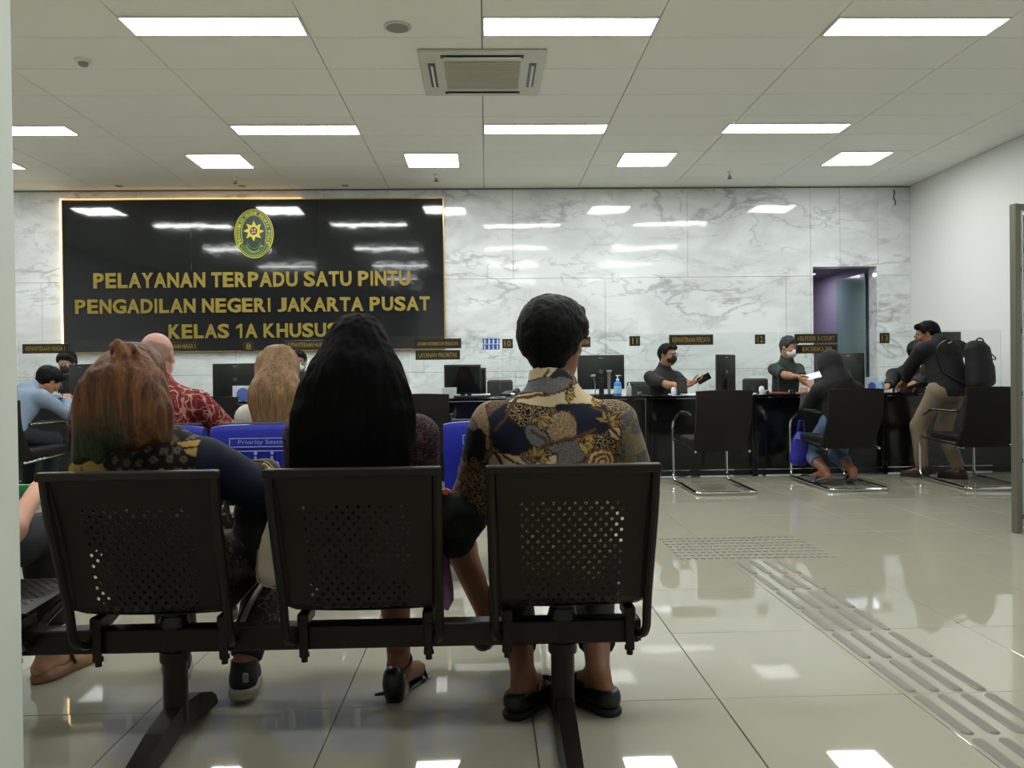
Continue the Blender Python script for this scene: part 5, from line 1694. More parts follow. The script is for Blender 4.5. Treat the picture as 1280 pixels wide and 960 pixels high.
# ---------------- more cloth and hair materials
def contour_mat(name, base, line, scale=9, width=.035, second=None, rough=.8, dist=1.5, third=None):
    m = mat(name, base, rough, spec=.25)
    nt, b = nodes_of(m); N = nt.nodes.new; L = nt.links.new
    tc = N('ShaderNodeTexCoord'); prev = None
    def layer(prev, sc, wd, colr, W):
        n = N('ShaderNodeTexNoise'); n.noise_dimensions = '4D'; n.inputs['W'].default_value = W; n.inputs['Scale'].default_value = sc; n.inputs['Detail'].default_value = 0; n.inputs['Distortion'].default_value = dist
        L(tc.outputs['Object'], n.inputs['Vector'])
        s = N('ShaderNodeMath'); s.operation = 'SUBTRACT'; s.inputs[1].default_value = .5
        a = N('ShaderNodeMath'); a.operation = 'ABSOLUTE'; l_ = N('ShaderNodeMath'); l_.operation = 'LESS_THAN'; l_.inputs[1].default_value = wd
        L(n.outputs['Fac'], s.inputs[0]); L(s.outputs[0], a.inputs[0]); L(a.outputs[0], l_.inputs[0])
        mx = N('ShaderNodeMix'); mx.data_type = 'RGBA'; L(l_.outputs[0], mx.inputs['Factor'])
        if prev is None: mx.inputs['A'].default_value = (*lin(base), 1)
        else: L(prev, mx.inputs['A'])
        mx.inputs['B'].default_value = (*lin(colr), 1)
        return mx.outputs['Result']
    if second: prev = layer(None, scale * .8, .05, second, 3.3)
    prev = layer(prev, scale, width, line, 1.1)
    if third: prev = layer(prev, scale * 2.3, .02, third, 8.1)
    L(prev, b.inputs['Base Color'])
    return m
def hair_mat(name, streak=.5):
    m = mat(name, (90, 60, 40), .5, spec=.2)
    nt, b = nodes_of(m); N = nt.nodes.new; L = nt.links.new
    a = N('ShaderNodeAttribute'); a.attribute_name = 'print'
    tc = N('ShaderNodeTexCoord'); mp = N('ShaderNodeMapping'); mp.inputs['Scale'].default_value = (230, 230, 9)
    n = N('ShaderNodeTexNoise'); n.inputs['Scale'].default_value = 1; n.inputs['Detail'].default_value = 3
    L(tc.outputs['Object'], mp.inputs['Vector']); L(mp.outputs['Vector'], n.inputs['Vector'])
    mr = N('ShaderNodeMapRange'); mr.inputs['From Min'].default_value = .3; mr.inputs['From Max'].default_value = .7; mr.inputs['To Min'].default_value = 1 - streak; mr.inputs['To Max'].default_value = 1 + streak
    L(n.outputs['Fac'], mr.inputs['Value'])
    mu = N('ShaderNodeVectorMath'); mu.operation = 'SCALE'; L(a.outputs['Color'], mu.inputs[0]); L(mr.outputs[0], mu.inputs['Scale'])
    L(mu.outputs['Vector'], b.inputs['Base Color'])
    bp = N('ShaderNodeBump'); bp.inputs['Strength'].default_value = .5; bp.inputs['Distance'].default_value = .002
    L(n.outputs['Fac'], bp.inputs['Height']); L(bp.outputs['Normal'], b.inputs['Normal'])
    return m
m_hair = hair_mat('dyed_long_hair'); m_hair_k = hair_mat('black_long_hair', .3); nodes_of(m_hair_k)[1].inputs['Roughness'].default_value = .7; nodes_of(m_hair_k)[1].inputs['Specular IOR Level'].default_value = .05
def strands(Vt): return vnoise(Vt * V(75, 75, 6), 2) * .0035 + vnoise(Vt * V(25, 25, 3), 7) * .005
def wisps(root, n, fn, r, m, seed=1):
    """thin loose strands; fn(k, rnd) -> list of points"""
    rnd = random.Random(seed); b_ = B()
    for k in range(n):
        P = fn(k, rnd); b_.tube(P, [r] * (len(P) - 1) + [r * .3], 4, caps=False)
    return b_

# ---------------- woman with reddish brown half-up hair, left seat
AX, AY = -.93, 2.42
def topA(Vt):
    x = Vt[:, 0] + AX; z = Vt[:, 2]
    px = 608 + x * FPX / 2.34; py = 475 - (z - 1) * FPX / 2.34
    col = np.tile(np.array(lin((14, 13, 15))), (len(px), 1))
    P = np.stack([px, py], 1)
    fl_c = (96, 84, 68)
    rnd = random.Random(3)
    for j, y in enumerate(range(520, 640, 13)):
        for i, xx in enumerate(range(100, 245, 17)):
            cx, cy = xx + (j % 2) * 8 + rnd.uniform(-2, 2), y + rnd.uniform(-2, 2)
            d = P - np.array((cx, cy)); r_ = np.hypot(d[:, 0], d[:, 1]); th = np.arctan2(d[:, 1], d[:, 0])
            m_ = (r_ < 5.2 * (.55 + .45 * np.abs(np.cos(th * 4)))) & (r_ > 1.1)
            col[m_] = lin(fl_c)
    gold = (168, 138, 72)
    for poly in ([(86, 583), (98, 570), (110, 575), (106, 590), (90, 594)], [(108, 577), (122, 568), (134, 574), (142, 586), (124, 592), (112, 588)], [(100, 566), (116, 558), (130, 563), (118, 570)],
                 [(222, 551), (248, 549), (248, 556), (232, 557)], [(232, 560), (248, 558), (248, 569), (240, 566)], [(194, 592), (203, 583), (214, 582), (226, 588), (230, 596)], [(150, 620), (170, 606), (186, 620), (170, 632)]):
        sd_ = poly_sd(P, poly); col[sd_ < 0] = lin(gold)
        col[(sd_ > 0) & (sd_ < 1.2)] = lin((30, 24, 16))
    col[px > 248] = lin((22, 27, 44))
    col[px < 84] = lin((22, 27, 44))
    return col
m_topA = cloth_attr_mat('black_gold_floral_cloth', detail=False)
m_patt = contour_mat('patterned_skirt_cloth', (26, 24, 24), (92, 78, 58), 22, .03, third=(70, 60, 48))
m_navy = mat('navy_cloth', (22, 27, 44), .85)
wa = person('woman with half-up reddish brown hair and black and gold floral top on the bench', (AX, AY), 0, 1.105, seat=.375, sw=.165, neck=(-.05, -.01), headp=(-.100, .03), head=(6, -10, 0), k=.95,
            hands=[(AX - .12, AY + .30, .56), (AX + .20, AY + .34, .52)], elbow=((-.9, -.2, -.5), (1.2, -.1, -.35)),
            feet=[((-1.06, AY + .40, .088), (-.38, 1, 0)), ((-.775, 2.615, .105), (-.2, 1, 0))], knees=((-.2, 1, 1), (.25, 1, 1)),
            skin=SKIN, shirt=m_topA, sleeve='long', sleeve_r=.062, trousers=m_patt, hem=.16, shoes=None, hair=None, vox=.007, cvox=.005, shirt_attr={'print': topA}, shirt_hem=.08, legr=1.05, collar=False)
# long hair
def hairA(Vt):
    z = Vt[:, 2]; x = Vt[:, 0] + AX
    t = np.clip((z - .78) / .32, 0, 1)[:, None]
    aub = np.array(lin((112, 70, 40))); drk = np.array(lin((56, 38, 26))); grn = np.array(lin((44, 50, 32))); gold_ = np.array(lin((128, 86, 48)))
    s = (vnoise(Vt * V(55, 55, 4), 12) * .5 + .5)[:, None]
    c = drk * (1 - s) + aub * s
    right = np.clip((x + 1.0) / .12, 0, 1)[:, None]
    c = c * (1 - right * .35 * s) + gold_ * right * .35 * s
    g = np.clip((.93 - z + vnoise(Vt * 14, 4) * .03) / .08, 0, 1)[:, None] * np.clip((-.93 - x) / .05, 0.15, 1)[:, None]
    return c * (1 - g) + grn * g
def make_hair(pr, parts, m, attr, lo, hi, vox=.0045, name='hair', disp=strands):
    C = Field(lo, hi, vox)
    for p in parts: C.cap(*p[0], **p[1]) if p[2] == 'c' else C.ell(*p[0], **p[1])
    return net_object(name, C.mesh(), m, pr['root'], attr={'print': attr}, disp=disp, sm=1)
Ta, Fa = wa['T'], wa['F']
H0 = wa['Hc']
def LW(x, Y, z, root=wa['root']): return V(x - root.location.x, Y - root.location.y, z)
xh = -.985
pts = [((H0 + V(0, -.012, .022), (.088, .106, .098), Fa), dict(k=.03, cut=[(Ta(0, .06, .05), Fa[1] - Fa[2] * .6)]), 'e'),
       ((LW(xh - .020, 2.335, 1.02), LW(xh - .004, 2.28, .955), .080, .106), dict(k=.04, flat=((0, 1, 0), .55)), 'c'),
       ((LW(xh - .004, 2.28, .955), LW(xh - .002, 2.265, .93), .108, .122), dict(k=.04, flat=((0, 1, 0), .42)), 'c'),
       ((LW(xh - .085, 2.27, .88), LW(xh - .118, 2.27, .80), .036, .018), dict(k=.03), 'c'),
       ((LW(xh + .085, 2.27, .90), LW(xh + .105, 2.275, .85), .036, .02), dict(k=.03), 'c')]
for k_ in range(9):
    u = k_ / 8 * 2 - 1
    pts.append(((LW(xh + u * .098, 2.255 + .01 * u * u, .92), LW(xh + u * .118, 2.250, .790 + (.050 if u > -.5 else .0) + .012 * (k_ % 2)), .026, .012), dict(k=.025), 'c'))
make_hair(wa, pts, m_hair, hairA, H0 - V(.25, .3, .45), H0 + V(.25, .2, .2))
# knot and half-up tail
kn = LW(at(157, 436, 2.30).x, 2.29, at(157, 436, 2.30).z)
kn = kn + V(0, -.018, 0)
tl_ = [((kn + V(-.02, .01, .004), kn + V(.022, .01, -.002), .017, .015), dict(k=.006), 'c'), ((kn + V(-.004, -.01, .012), kn + V(.012, -.012, -.018), .013, .015), dict(k=.005), 'c'),
       ((kn + V(0, 0, -.01), kn + V(.012, -.030, -.07), .016, .024), dict(k=.012, flat=((0, 1, 0), .7)), 'c'), ((kn + V(.012, -.030, -.07), kn + V(.035, -.050, -.18), .024, .008), dict(k=.012, flat=((0, 1, 0), .7)), 'c'),
       ((kn + V(-.01, -.012, -.03), kn + V(-.055, -.050, -.15), .014, .006), dict(k=.010), 'c'),
       ((kn + V(-.01, .02, .0), kn + V(-.06, .025, -.045), .009, .006), dict(k=.02), 'c'), ((kn + V(.01, .02, .0), kn + V(.07, .025, -.04), .009, .006), dict(k=.02), 'c')]
make_hair(wa, tl_, m_hair, lambda q: hairA(q) * 1.5, kn - V(.12, .1, .22), kn + V(.12, .08, .05), .004, 'hair_knot')
# sneakers / flat shoe
def simple_shoe(pr, i, m1, m2, name='sneaker', laces=None):
    A, t = pr['A'][i], pr['toe'][i]; b0 = A + V(0, 0, -.088)
    C = Field(A - V(.26, .26, .13), A + V(.26, .26, .12), .005)
    C.cap(b0 - t * .03 + V(0, 0, .045), b0 + t * .05 + V(0, 0, .045), .040, .042, .02)
    C.cap(b0 - t * .015 + V(0, 0, .06), b0 + t * .005 + V(0, 0, .11), .040, .040, .02, cut=[(b0 + V(0, 0, .105), (0, 0, 1))])
    C.cap(b0 + t * .05 + V(0, 0, .04), b0 + t * .17 + V(0, 0, .03), .044, .034, .02, flat=((0, 0, 1), .9))
    C.clip(b0 + V(0, 0, .02), (0, 0, -1))
    so = net_object(name, C.mesh(), m1, pr['root'], sm=1)
    S_ = Field(A - V(.26, .26, .13), A + V(.26, .26, .12), .005)
    for p_, q_, r0, r1 in ((-.038, .05, .044, .047), (.05, .175, .047, .038)): S_.cap(b0 + t * p_ + V(0, 0, .015), b0 + t * q_ + V(0, 0, .015), r0, r1, .02, cut=[(b0 + V(0, 0, .032), (0, 0, 1)), (b0, (0, 0, -1))])
    net_object('shoe_sole', S_.mesh(), m2, so, sm=0)
    return so
m_sngr = mat('sneaker_sole_grey', (150, 150, 136), .7); m_snk = mat('sneaker_black', (20, 21, 22), .7)
sn = simple_shoe(wa, 1, m_snk, m_sngr)
hb_ = wa['A'][1] - wa['toe'][1] * .068
B().box((hb_[0] + .01, hb_[1], .085), (.018, .008, .03), bev=.003).obj('heel_tab', m_sngr, sn)
B().box((hb_[0] + .012, hb_[1] + .004, .04), (.022, .008, .014), bev=.002).obj('heel_patch', m_sngr, sn)
m_tan = mat('tan_flat_shoe', (150, 112, 80), .6)
simple_shoe(wa, 0, m_snk, m_sngr)
# jeans cuff above the sneaker
cf = Field(wa['A'][1] - V(.1, .1, .05), wa['A'][1] + V(.1, .1, .16), .006)
a_ = wa['A'][1]; dk = unit(wa['K'][1] - a_)
cf.cap(a_ + dk * .03, a_ + dk * .13, .050, .052, .01, cut=[(a_ + dk * .02, -dk), (a_ + dk * .14, dk)])
net_object('jeans_cuff', cf.mesh(), mat('dark_denim', (34, 42, 52), .85), wa['root'])

# ---------------- woman with long black hair, middle seat
CX_, CY_ = -.36, 2.42
m_flor = contour_mat('dark_floral_cloth', (24, 20, 28), (96, 60, 56), 30, .022, second=(44, 34, 58), third=(110, 84, 74))
m_grn = mat('dark_green_cloth', (34, 44, 42), .85, bump=(12, .3, .01))
wb_ = person('woman with very long black hair on the middle bench seat', (CX_, CY_), 0, 1.185, seat=.375, sw=.165, neck=(-.005, 0), headp=(-.016, .02), head=(4, 0, 0), k=.97,
             hands=[(CX_ - .10, CY_ + .30, .58), (CX_ + .06, CY_ + .32, .56)], elbow=((-.4, -.2, -1), (.15, .1, -1)),
             feet=[((-.285, 2.60, .095), (.35, 1, 0)), ((-.005, 2.80, .185), (.5, .9, 0))], knees=((-.1, 1, 1), (-.15, 1, 1.3)),
             skin=SKIN2, shirt=m_flor, sleeve='long', sleeve_r=.050, trousers=None, shoes=None, hair=None, vox=.006, cvox=.006, collar=False)
Tb, Fb, HB = wb_['T'], wb_['F'], wb_['Hc']
def LB(x, Y, z): return V(x - CX_, Y - CY_, z)
xb_ = at(445, 480, 2.33).x
pts = [((HB + V(0, -.012, .020), (.086, .106, .099), Fb), dict(k=.03, cut=[(Tb(0, .06, .05), Fb[1] - Fb[2] * .6)]), 'e'),
       ((LB(xb_ + .003, 2.35, 1.08), LB(xb_ + .005, 2.31, .99), .082, .112), dict(k=.06, flat=((0, 1, 0), .65)), 'c'),
       ((LB(xb_ + .005, 2.31, .99), LB(xb_ + .004, 2.27, .90), .114, .140), dict(k=.06, flat=((0, 1, 0), .5)), 'c'),
       ((LB(xb_ + .004, 2.27, .90), LB(xb_ + .002, 2.24, .80), .145, .158), dict(k=.06, flat=((0, 1, 0), .40)), 'c')]
for k_ in range(15):
    u = k_ / 14 * 2 - 1
    pts.append(((LB(xb_ + u * .132, 2.245, .90), LB(xb_ + u * .150, 2.215, .745 + .03 * abs(u) + .012 * (k_ % 3)), .03, .012), dict(k=.02), 'c'))
hb2 = make_hair(wb_, pts, m_hair_k, lambda q: np.tile(np.array(lin((6, 6, 6))), (len(q), 1)), HB - V(.27, .32, .50), HB + V(.27, .22, .16))
def wf(k, r):
    s = 1 if k % 3 else -1
    x = xb_ + s * .095; return [Vector(LB(x, 2.33, 1.07)), Vector(LB(x + s * .025 + s * r.random() * .015, 2.30, 1.0)), Vector(LB(x + s * .045 + s * r.random() * .02, 2.28, .93)), Vector(LB(x + s * .06 + s * r.random() * .035, 2.27, .86 + r.random() * .04))]
wisps(None, 26, wf, .0008, None, 5).obj('loose_strands', HAIRB, hb2)
# skirt hem: purple pink cloth hanging beside the calf
sk = Field(LB(-.45, 2.3, .15), LB(.12, 3.05, .66), .007)
for s_, K_ in ((0, wb_['K'][0]), (1, wb_['K'][1])):
    sk.cap(wb_['P'] + V((-.09, .09)[s_], .02, 0), K_, .098, .078, .05)
sk.ell(wb_['P'], (.17, .12, .10), None, .04)
sk.clip(wb_['P'] + V(0, 0, .09), (0, 0, 1))
net_object('skirt', sk.mesh(), m_flor, wb_['root'], disp=folds(5), sm=1)
c0 = at(557, 690, 2.62); sc = B(); vs, fs = [], []
for i in range(7):
    for j in range(9):
        u, v = i / 6, j / 8
        vs.append((c0.x - .028 + .046 * u + .006 * math.sin(v * 5 + u * 3), c0.y + .012 * math.sin(u * 9), .50 - .20 * v - (.045 * (1 - abs(u * 2 - 1.2)) if j == 8 else 0)))
for i in range(6):
    for j in range(8): fs.append((i * 9 + j, i * 9 + j + 1, (i + 1) * 9 + j + 1, (i + 1) * 9 + j))
vs2 = [(x, y + .004, z) for x, y, z in vs]; n0 = len(vs); fs2 = [tuple(q + n0 for q in f[::-1]) for f in fs]
sc.add([(x - CX_, y - CY_, z) for x, y, z in vs + vs2], fs + fs2, True)
sc.obj('scarf_end', mat('mauve_scarf', (128, 84, 116), .75), wb_['root'], sharp=False)
# sandals
m_sand = mat('black_sandal', (14, 14, 15), .3)
def heel_sandal(pr, i, spike=True):
    A, t = pr['A'][i], pr['toe'][i]; l = np.cross(t, V(0, 0, 1))
    C = Field(A - V(.25, .25, .16), A + V(.25, .25, .1), .005)
    hl = A - t * .038 + V(0, 0, -.045)
    C.cap(hl + V(0, 0, .022), hl + V(0, 0, -.028), .036, .034, .01); C.cap(hl, hl + t * .03 + V(0, 0, -.02), .036, .034, .01)
    C.cap(A + t * .02 + V(0, 0, .03), A + t * .08 + V(0, 0, .03), .06, .05, .005, sub=True)
    C.clip(A + t * .012, t)
    so = net_object('sandal', C.mesh(), m_sand, pr['root'], sm=1)
    b_ = B()
    b_.tube([Vector(hl + V(0, 0, -.05) - t * .0), Vector(A + t * .05 + V(0, 0, -.085)), Vector(A + t * .17 + V(0, 0, -.088))], [.03, .024, .036], 10, flat=.22)
    b_.obj('sandal_sole', m_sand, so)
    if spike: B().tube([Vector(hl + V(0, 0, -.025)), Vector(hl - l * .045 - t * .045 + V(0, 0, -.022))], [.009, .0045], 8).obj('stiletto_heel', m_sand, so)
    st = B(); R_ = .037
    st.tube([Vector(A + (l * math.cos(u) + t * math.sin(u)) * R_ + V(0, 0, .012 + .018 * math.sin(u))) for u in [2 * PI * q / 16 for q in range(16)]], .005, 6, closed=True)
    st.obj('ankle_strap', m_sand, so)
    ts = B(); c_ = A + t * .13 + V(0, 0, -.062)
    ts.tube([Vector(c_ - l * .036 + V(0, 0, -.02)), Vector(c_ - l * .02 + V(0, 0, .02)), Vector(c_ + l * .02 + V(0, 0, .02)), Vector(c_ + l * .036 + V(0, 0, -.02))], .007, 6, flat=.6)
    ts.obj('toe_strap', m_sand, so)
heel_sandal(wb_, 0); heel_sandal(wb_, 1, False)
# dark green jacket with an orange mark, lying on her lap at the right
jk = Field((-.22, 2.36, .36), (.05, 2.86, .68), .006)
jk.cap((-.13, 2.50, .60), (-.055, 2.58, .565), .050, .045, .03); jk.cap((-.055, 2.58, .565), (-.10, 2.62, .48), .05, .05, .04); jk.cap((-.10, 2.62, .48), (-.14, 2.66, .43), .04, .018, .03); jk.cap((-.12, 2.54, .56), (-.14, 2.72, .56), .05, .05, .04)
jk.cap((-.125, 2.475, .630), (-.075, 2.52, .60), .028, .036, .03)
jo = net_object('jacket', jk.mesh(), m_grn, None, disp=folds(9, .010, .004, 12, 30))
tag(jo, 'dark green jacket bundled on the lap beside the batik man elbow', 'jacket')
o_ = at(557, 615, 2.43); B().prism([(o_.x + a, o_.z + b) for a, b in ((-.008, -.004), (.004, -.008), (.014, .004), (.002, .010), (-.006, .006))], .02, 'y', 2.425).obj('orange_mark', mat('orange_mark', (190, 70, 36), .6), jo)

# ---------------- person hidden behind the near wall on the left seat
LX_, LY_ = seat_x[0] - .24, 2.45
pl = person('person in black trousers on the bench, mostly hidden by the near wall', (LX_, LY_), 0, 1.15, seat=.375, sw=.17, hands=[(LX_ - .1, LY_ + .3, .62), (at(40, 620, 2.66).x, 2.66, .63)], elbow=((-.8, -.2, -.5), (.35, -.2, -1)),
            feet=[((LX_ - .15, 2.9, .085), (0, 1, 0)), ((at(62, 830, 2.83).x, 2.83, .09), (.35, 1, 0))], knees=((-.1, 1, 1), (.05, 1, 1)), skin=SKIN3, shirt=mat('dusky_pink_blouse', (190, 130, 130), .8), sleeve='short', trousers=m_trk, hem=.17,
            shoes=None, hair='short', vox=.007, cvox=.008)
simple_shoe(pl, 0, m_tan, m_tan, 'flat_shoe')
A, t = pl['A'][1], pl['toe'][1]; b0 = A + V(0, 0, -.09); l = np.cross(t, V(0, 0, 1))
C = Field(A - V(.26, .26, .13), A + V(.26, .26, .08), .005)
C.cap(b0 + t * .0 + V(0, 0, .02), b0 + t * .17 + V(0, 0, .026), .040, .036, .02, cut=[(b0 + V(0, 0, .022) + t * .0, V(0, 0, 1) - t * .28)])
C.cap(b0 + t * .10 + V(0, 0, .03), b0 + t * .18 + V(0, 0, .022), .040, .030, .02, flat=((0, 0, 1), .85)); C.cap(b0 - t * .03 + V(0, 0, .012), b0 + V(0, 0, .012), .036, .038, .02)
C.clip(b0, (0, 0, -1))
fs_ = net_object('flat_shoe', C.mesh(), m_tan, pl['root'], sm=1)
sb_ = B(); sb_.tube([Vector(b0 + t * .06 - l * .04 + V(0, 0, .03)), Vector(b0 + t * .055 - l * .02 + V(0, 0, .088)), Vector(b0 + t * .06 + l * .02 + V(0, 0, .086)), Vector(b0 + t * .07 + l * .042 + V(0, 0, .03))], .0055, 6)
sb_.obj('shoe_strap', mat('brown_strap', (74, 50, 36), .5), fs_)
wr = pl['H'][1]; bb_ = B(); bb_.tube([Vector(wr + V(.034 * math.cos(u), .034 * math.sin(u) * .9, .0 + .008 * math.sin(u))) for u in [2 * PI * q / 14 for q in range(14)]], .004, 6, closed=True); bb_.obj('bracelet', m_chrome, pl['root'])
gq = at(57, 614, 2.9)
gp = tag(B().box((0, 0, 0), (.16, .02, .045), bev=.006, seg=2).obj('pouch', mat('bright_green_pouch', (40, 150, 92), .5, bump=(30, .4, .006)), loc=(gq.x - .05, 2.92, gq.z)), 'bright green pouch held beside the near wall edge', 'pouch')

# ---------------- bags between the left and middle seats
hbx = at(318, 580, 2.5)
hg = thing('handbag', 'black handbag with a yellow metal clasp between the left and middle seats', 'handbag', (hbx.x + .005, 2.56, .44))
Cb = Field((-.16, -.12, -.02), (.16, .12, .40), .006)
Cb.cap((-.03, 0, .05), (.03, 0, .05), .055, .055, .03, flat=((0, 1, 0), .8)); Cb.cap((-.035, 0, .05), (-.04, 0, .27), .06, .035, .04, flat=((0, 1, 0), .8)); Cb.cap((.02, 0, .05), (.02, 0, .27), .06, .045, .04, flat=((0, 1, 0), .8))
net_object('bag_body', Cb.mesh(), mat('bag_black', (20, 17, 17), .6), hg, disp=folds(3, .006, .003, 10, 25))
sp = B(); sp.tube(bend([(-.10, -.045, .27), (-.045, -.06, .318), (.03, -.055, .316), (.055, -.06, .285)], .02), .0045, 6); sp.obj('zip_edge', mat('zip_tan', (120, 100, 60), .4, metal=.4), hg)
B().box((.052, -.068, .272), (.028, .014, .028), bev=.004).obj('clasp', mat('clasp_yellow', (200, 196, 100), .4, metal=.4), hg)
B().box((.034, -.064, .296), (.036, .008, .014), bev=.003, rot=Matrix.Rotation(R(42), 3, 'Y')).obj('clasp_tab', mat('clasp_tan', (170, 152, 100), .4, metal=.4), hg)
cbx = at(336, 655, 2.36)
cg = thing('tote_bag', 'cream cloth bag hanging beside the middle seat back', 'bag', (cbx.x + .015, 2.38, .40))
Cc = Field((-.12, -.08, -.05), (.12, .08, .32), .005)
Cc.cap((.0, 0, .06), (.01, 0, .12), .058, .045, .03, flat=((0, 1, 0), .5)); Cc.cap((.01, 0, .12), (.03, 0, .22), .045, .02, .03, flat=((0, 1, 0), .55)); Cc.cap((-.022, .0, .15), (.012, 0, .25), .018, .012, .008)
net_object('bag_body', Cc.mesh(), mat('cream_cloth', (218, 204, 180), .85, bump=(40, .3, .003)), cg, disp=folds(6, .004, .002, 14, 30))
B().tube(bend([(-.045, -.028, .12), (-.05, -.03, .03), (-.02, -.034, .012), (.03, -.03, .02), (.05, -.028, .10)], .03), .0022, 5).obj('seam', mat('cream_seam', (140, 128, 106), .85), cg)
B().tube(bend([(.0, 0, .24), (.03, 0, .30), (.07, .0, .31), (.075, 0, .22)], .03), .008, 6).obj('strap', mat('cream_cloth', (218, 204, 180), .85), cg)

# ================================================================== the blue-cover bench: two visitors
m_red = contour_mat('red_batik_cloth', (112, 22, 30), (188, 128, 122), 13, .032, second=(84, 30, 34), third=(140, 110, 80))
bald = person('balding man in a red batik shirt on the priority bench', (-1.62, 4.20), 0, 1.245, seat=.40, sw=.195, neck=(-.03, .02), headp=(-.05, .05), head=(-4, -4, 0), k=1.0, skin=mat('skin_scalp', (176, 128, 110), .45, spec=.4), shirt=m_red, sleeve='elbow', sleeve_r=.06,
              trousers=m_trk, shoes=(m_shb, m_sole), hair='fringe', hairm=mat('grey_stubble', (148, 116, 103), .8, bump=(160, .5, .002)), mask=m_maskw, vox=.0075, cvox=.008,
              hands=[(-1.70, 4.5, .62), (-1.45, 4.5, .62)], elbow=((-.7, -.3, -.5), (.9, -.3, -.4)))
blo = person('woman with long light brown hair and a white top on the priority bench', (-1.04, 4.20), 0, 1.160, seat=.40, sw=.165, neck=(-.01, .0), headp=(-.01, .03), head=(20, -4, 0), k=.96, skin=SKIN3, shirt=mat('white_top', (206, 198, 184), .85), sleeve='long', sleeve_r=.052,
             trousers=m_trk, shoes=(m_shb, m_sole), hair=None, mask=m_maskw, vox=.0075, cvox=.008, collar=False, hands=[(-1.15, 4.52, .60), (-.95, 4.52, .60)])
Tl, Fl_, HL = blo['T'], blo['F'], blo['Hc']
def LL(x, Y, z): return V(x + 1.04, Y - 4.20, z)
xl = at(343, 480, 4.1).x
pts = [((HL + V(0, -.012, .020), (.086, .104, .096), Fl_), dict(k=.03, cut=[(Tl(0, .05, .04), Fl_[1] - Fl_[2] * .3)]), 'e'),
       ((LL(xl - .004, 4.17, 1.06), LL(xl + .01, 4.09, .92), .098, .116), dict(k=.07, flat=((0, 1, 0), .6)), 'c'), ((LL(xl + .01, 4.08, .90), LL(xl + .02, 4.06, .72), .125, .11), dict(k=.05, flat=((0, 1, 0), .45)), 'c'),
       ((LL(xl + .09, 4.10, .93), LL(xl + .15, 4.10, .80), .05, .03), dict(k=.04), 'c')]
def hl_c(q):
    s = (vnoise(q * V(60, 60, 4), 3) * .5 + .5)[:, None]; return np.array(lin((104, 80, 56))) * (1 - s) + np.array(lin((140, 108, 74))) * s
make_hair(blo, pts, m_hair, hl_c, HL - V(.22, .28, .48), HL + V(.25, .2, .16), .006)
ev = B(); e0 = Vector(Tl(-.084, -.004, -.006)); 

# ================================================================== visitors at the counter
m_blue_sh = mat('light_blue_shirt', (122, 140, 158), .85, var=(30, .08)); m_jean = mat('dark_jeans', (38, 44, 52), .85)
p1 = person('visitor in a light blue shirt bent over the counter at far left', (-4.11, 7.12), -12, 1.13, seat=.46, sw=.19, neck=(.04, .24), neckz=.93, headp=(.13, .40), head=(-25, -42, 0), skin=SKIN, shirt=m_blue_sh, sleeve='long', sleeve_r=.056,
            trousers=m_jean, shoes=(m_shb, m_sole), hair='full', vox=.008, hands=[(-3.95, 7.80, .86), (at(84, 505, 7.68).x, 7.68, .84)], elbow=((-.5, -.2, -.6), (.6, -.2, -.7)))
br = B(); w_ = p1['H'][1]; 
# hijab woman
m_hij = mat('black_headscarf_cloth', (14, 14, 16), .85, bump=(20, .2, .004)); m_ljean = mat('light_jeans', (84, 104, 132), .85, var=(30, .1))
p6x = at(1052, 500, 7.3).x
p6 = person('woman in a black headscarf and light jeans on the visitor chair', (p6x, 7.30), 0, 1.20, seat=.46, sw=.17, neck=(-.03, .04), headp=(-.06, .10), head=(20, -4, 0), skin=SKIN2, shirt=m_hij, sleeve='long', sleeve_r=.06, trousers=m_ljean, hem=.26, shoes=None, hair=None,
            vox=.008, mask=m_maskw, hands=[(p6x - .16, 7.75, .80), (p6x + .10, 7.76, .80)], elbow=((-.3, -.2, -1), (.4, -.2, -1)),
            feet=[((at(1027, 580, 7.32).x, 7.24, .13), (-.25, 1, 0)), ((at(1066, 580, 7.22).x, 7.22, .13), (.25, 1, 0))], knees=((.15, 1, 1), (.1, 1, 1)))
hj = Field(p6['Hc'] - V(.3, .3, .55), p6['Hc'] + V(.3, .3, .2), .008); Hh = p6['Hc']; T6 = p6['T']; F6 = p6['F']
hj.ell(Hh + V(0, -.005, .01), (.094, .112, .118), F6, .03, cut=[(T6(0, .075, 0), F6[1])])
hj.cap(Hh + V(0, -.03, -.04), p6['N'] + V(.0, -.03, -.02), .085, .12, .05); hj.cap(p6['N'] + V(.0, -.03, -.02), p6['N'] + V(.03, -.04, -.22), .13, .17, .06, flat=((0, 1, 0), .6)); hj.cap(p6['sh'][0], p6['sh'][1], .07, .075, .06)
net_object('headscarf', hj.mesh(), m_hij, p6['root'], disp=folds(8, .008, .003, 9, 22))
def sandal_flat(pr, i):
    A, t = pr['A'][i], pr['toe'][i]; l = np.cross(t, V(0, 0, 1)); b_ = B()
    h = A - t * .05 + V(0, 0, -.055); tip = A + t * .17 + V(0, 0, -.125)
    q = Vector(tip - h); n_ = Vector(l).cross(q).normalized()
    b_.tube([Vector(h) - n_ * .0, Vector(h) + q * .3, Vector(h) + q * .75, Vector(tip)], [.034, .040, .046, .034], 12, flat=.28)
    o = b_.obj('sandal', mat('slipper_grey', (120, 122, 124), .6), pr['root'])
    B().tube([Vector(h) + q * .6 - Vector(l) * .045, Vector(h) + q * .55 - Vector(l) * .02 + Vector((0, 0, .06)), Vector(h) + q * .55 + Vector(l) * .02 + Vector((0, 0, .06)), Vector(h) + q * .6 + Vector(l) * .045], .009, 6).obj('strap', m_dk, o)
sandal_flat(p6, 0); sandal_flat(p6, 1)
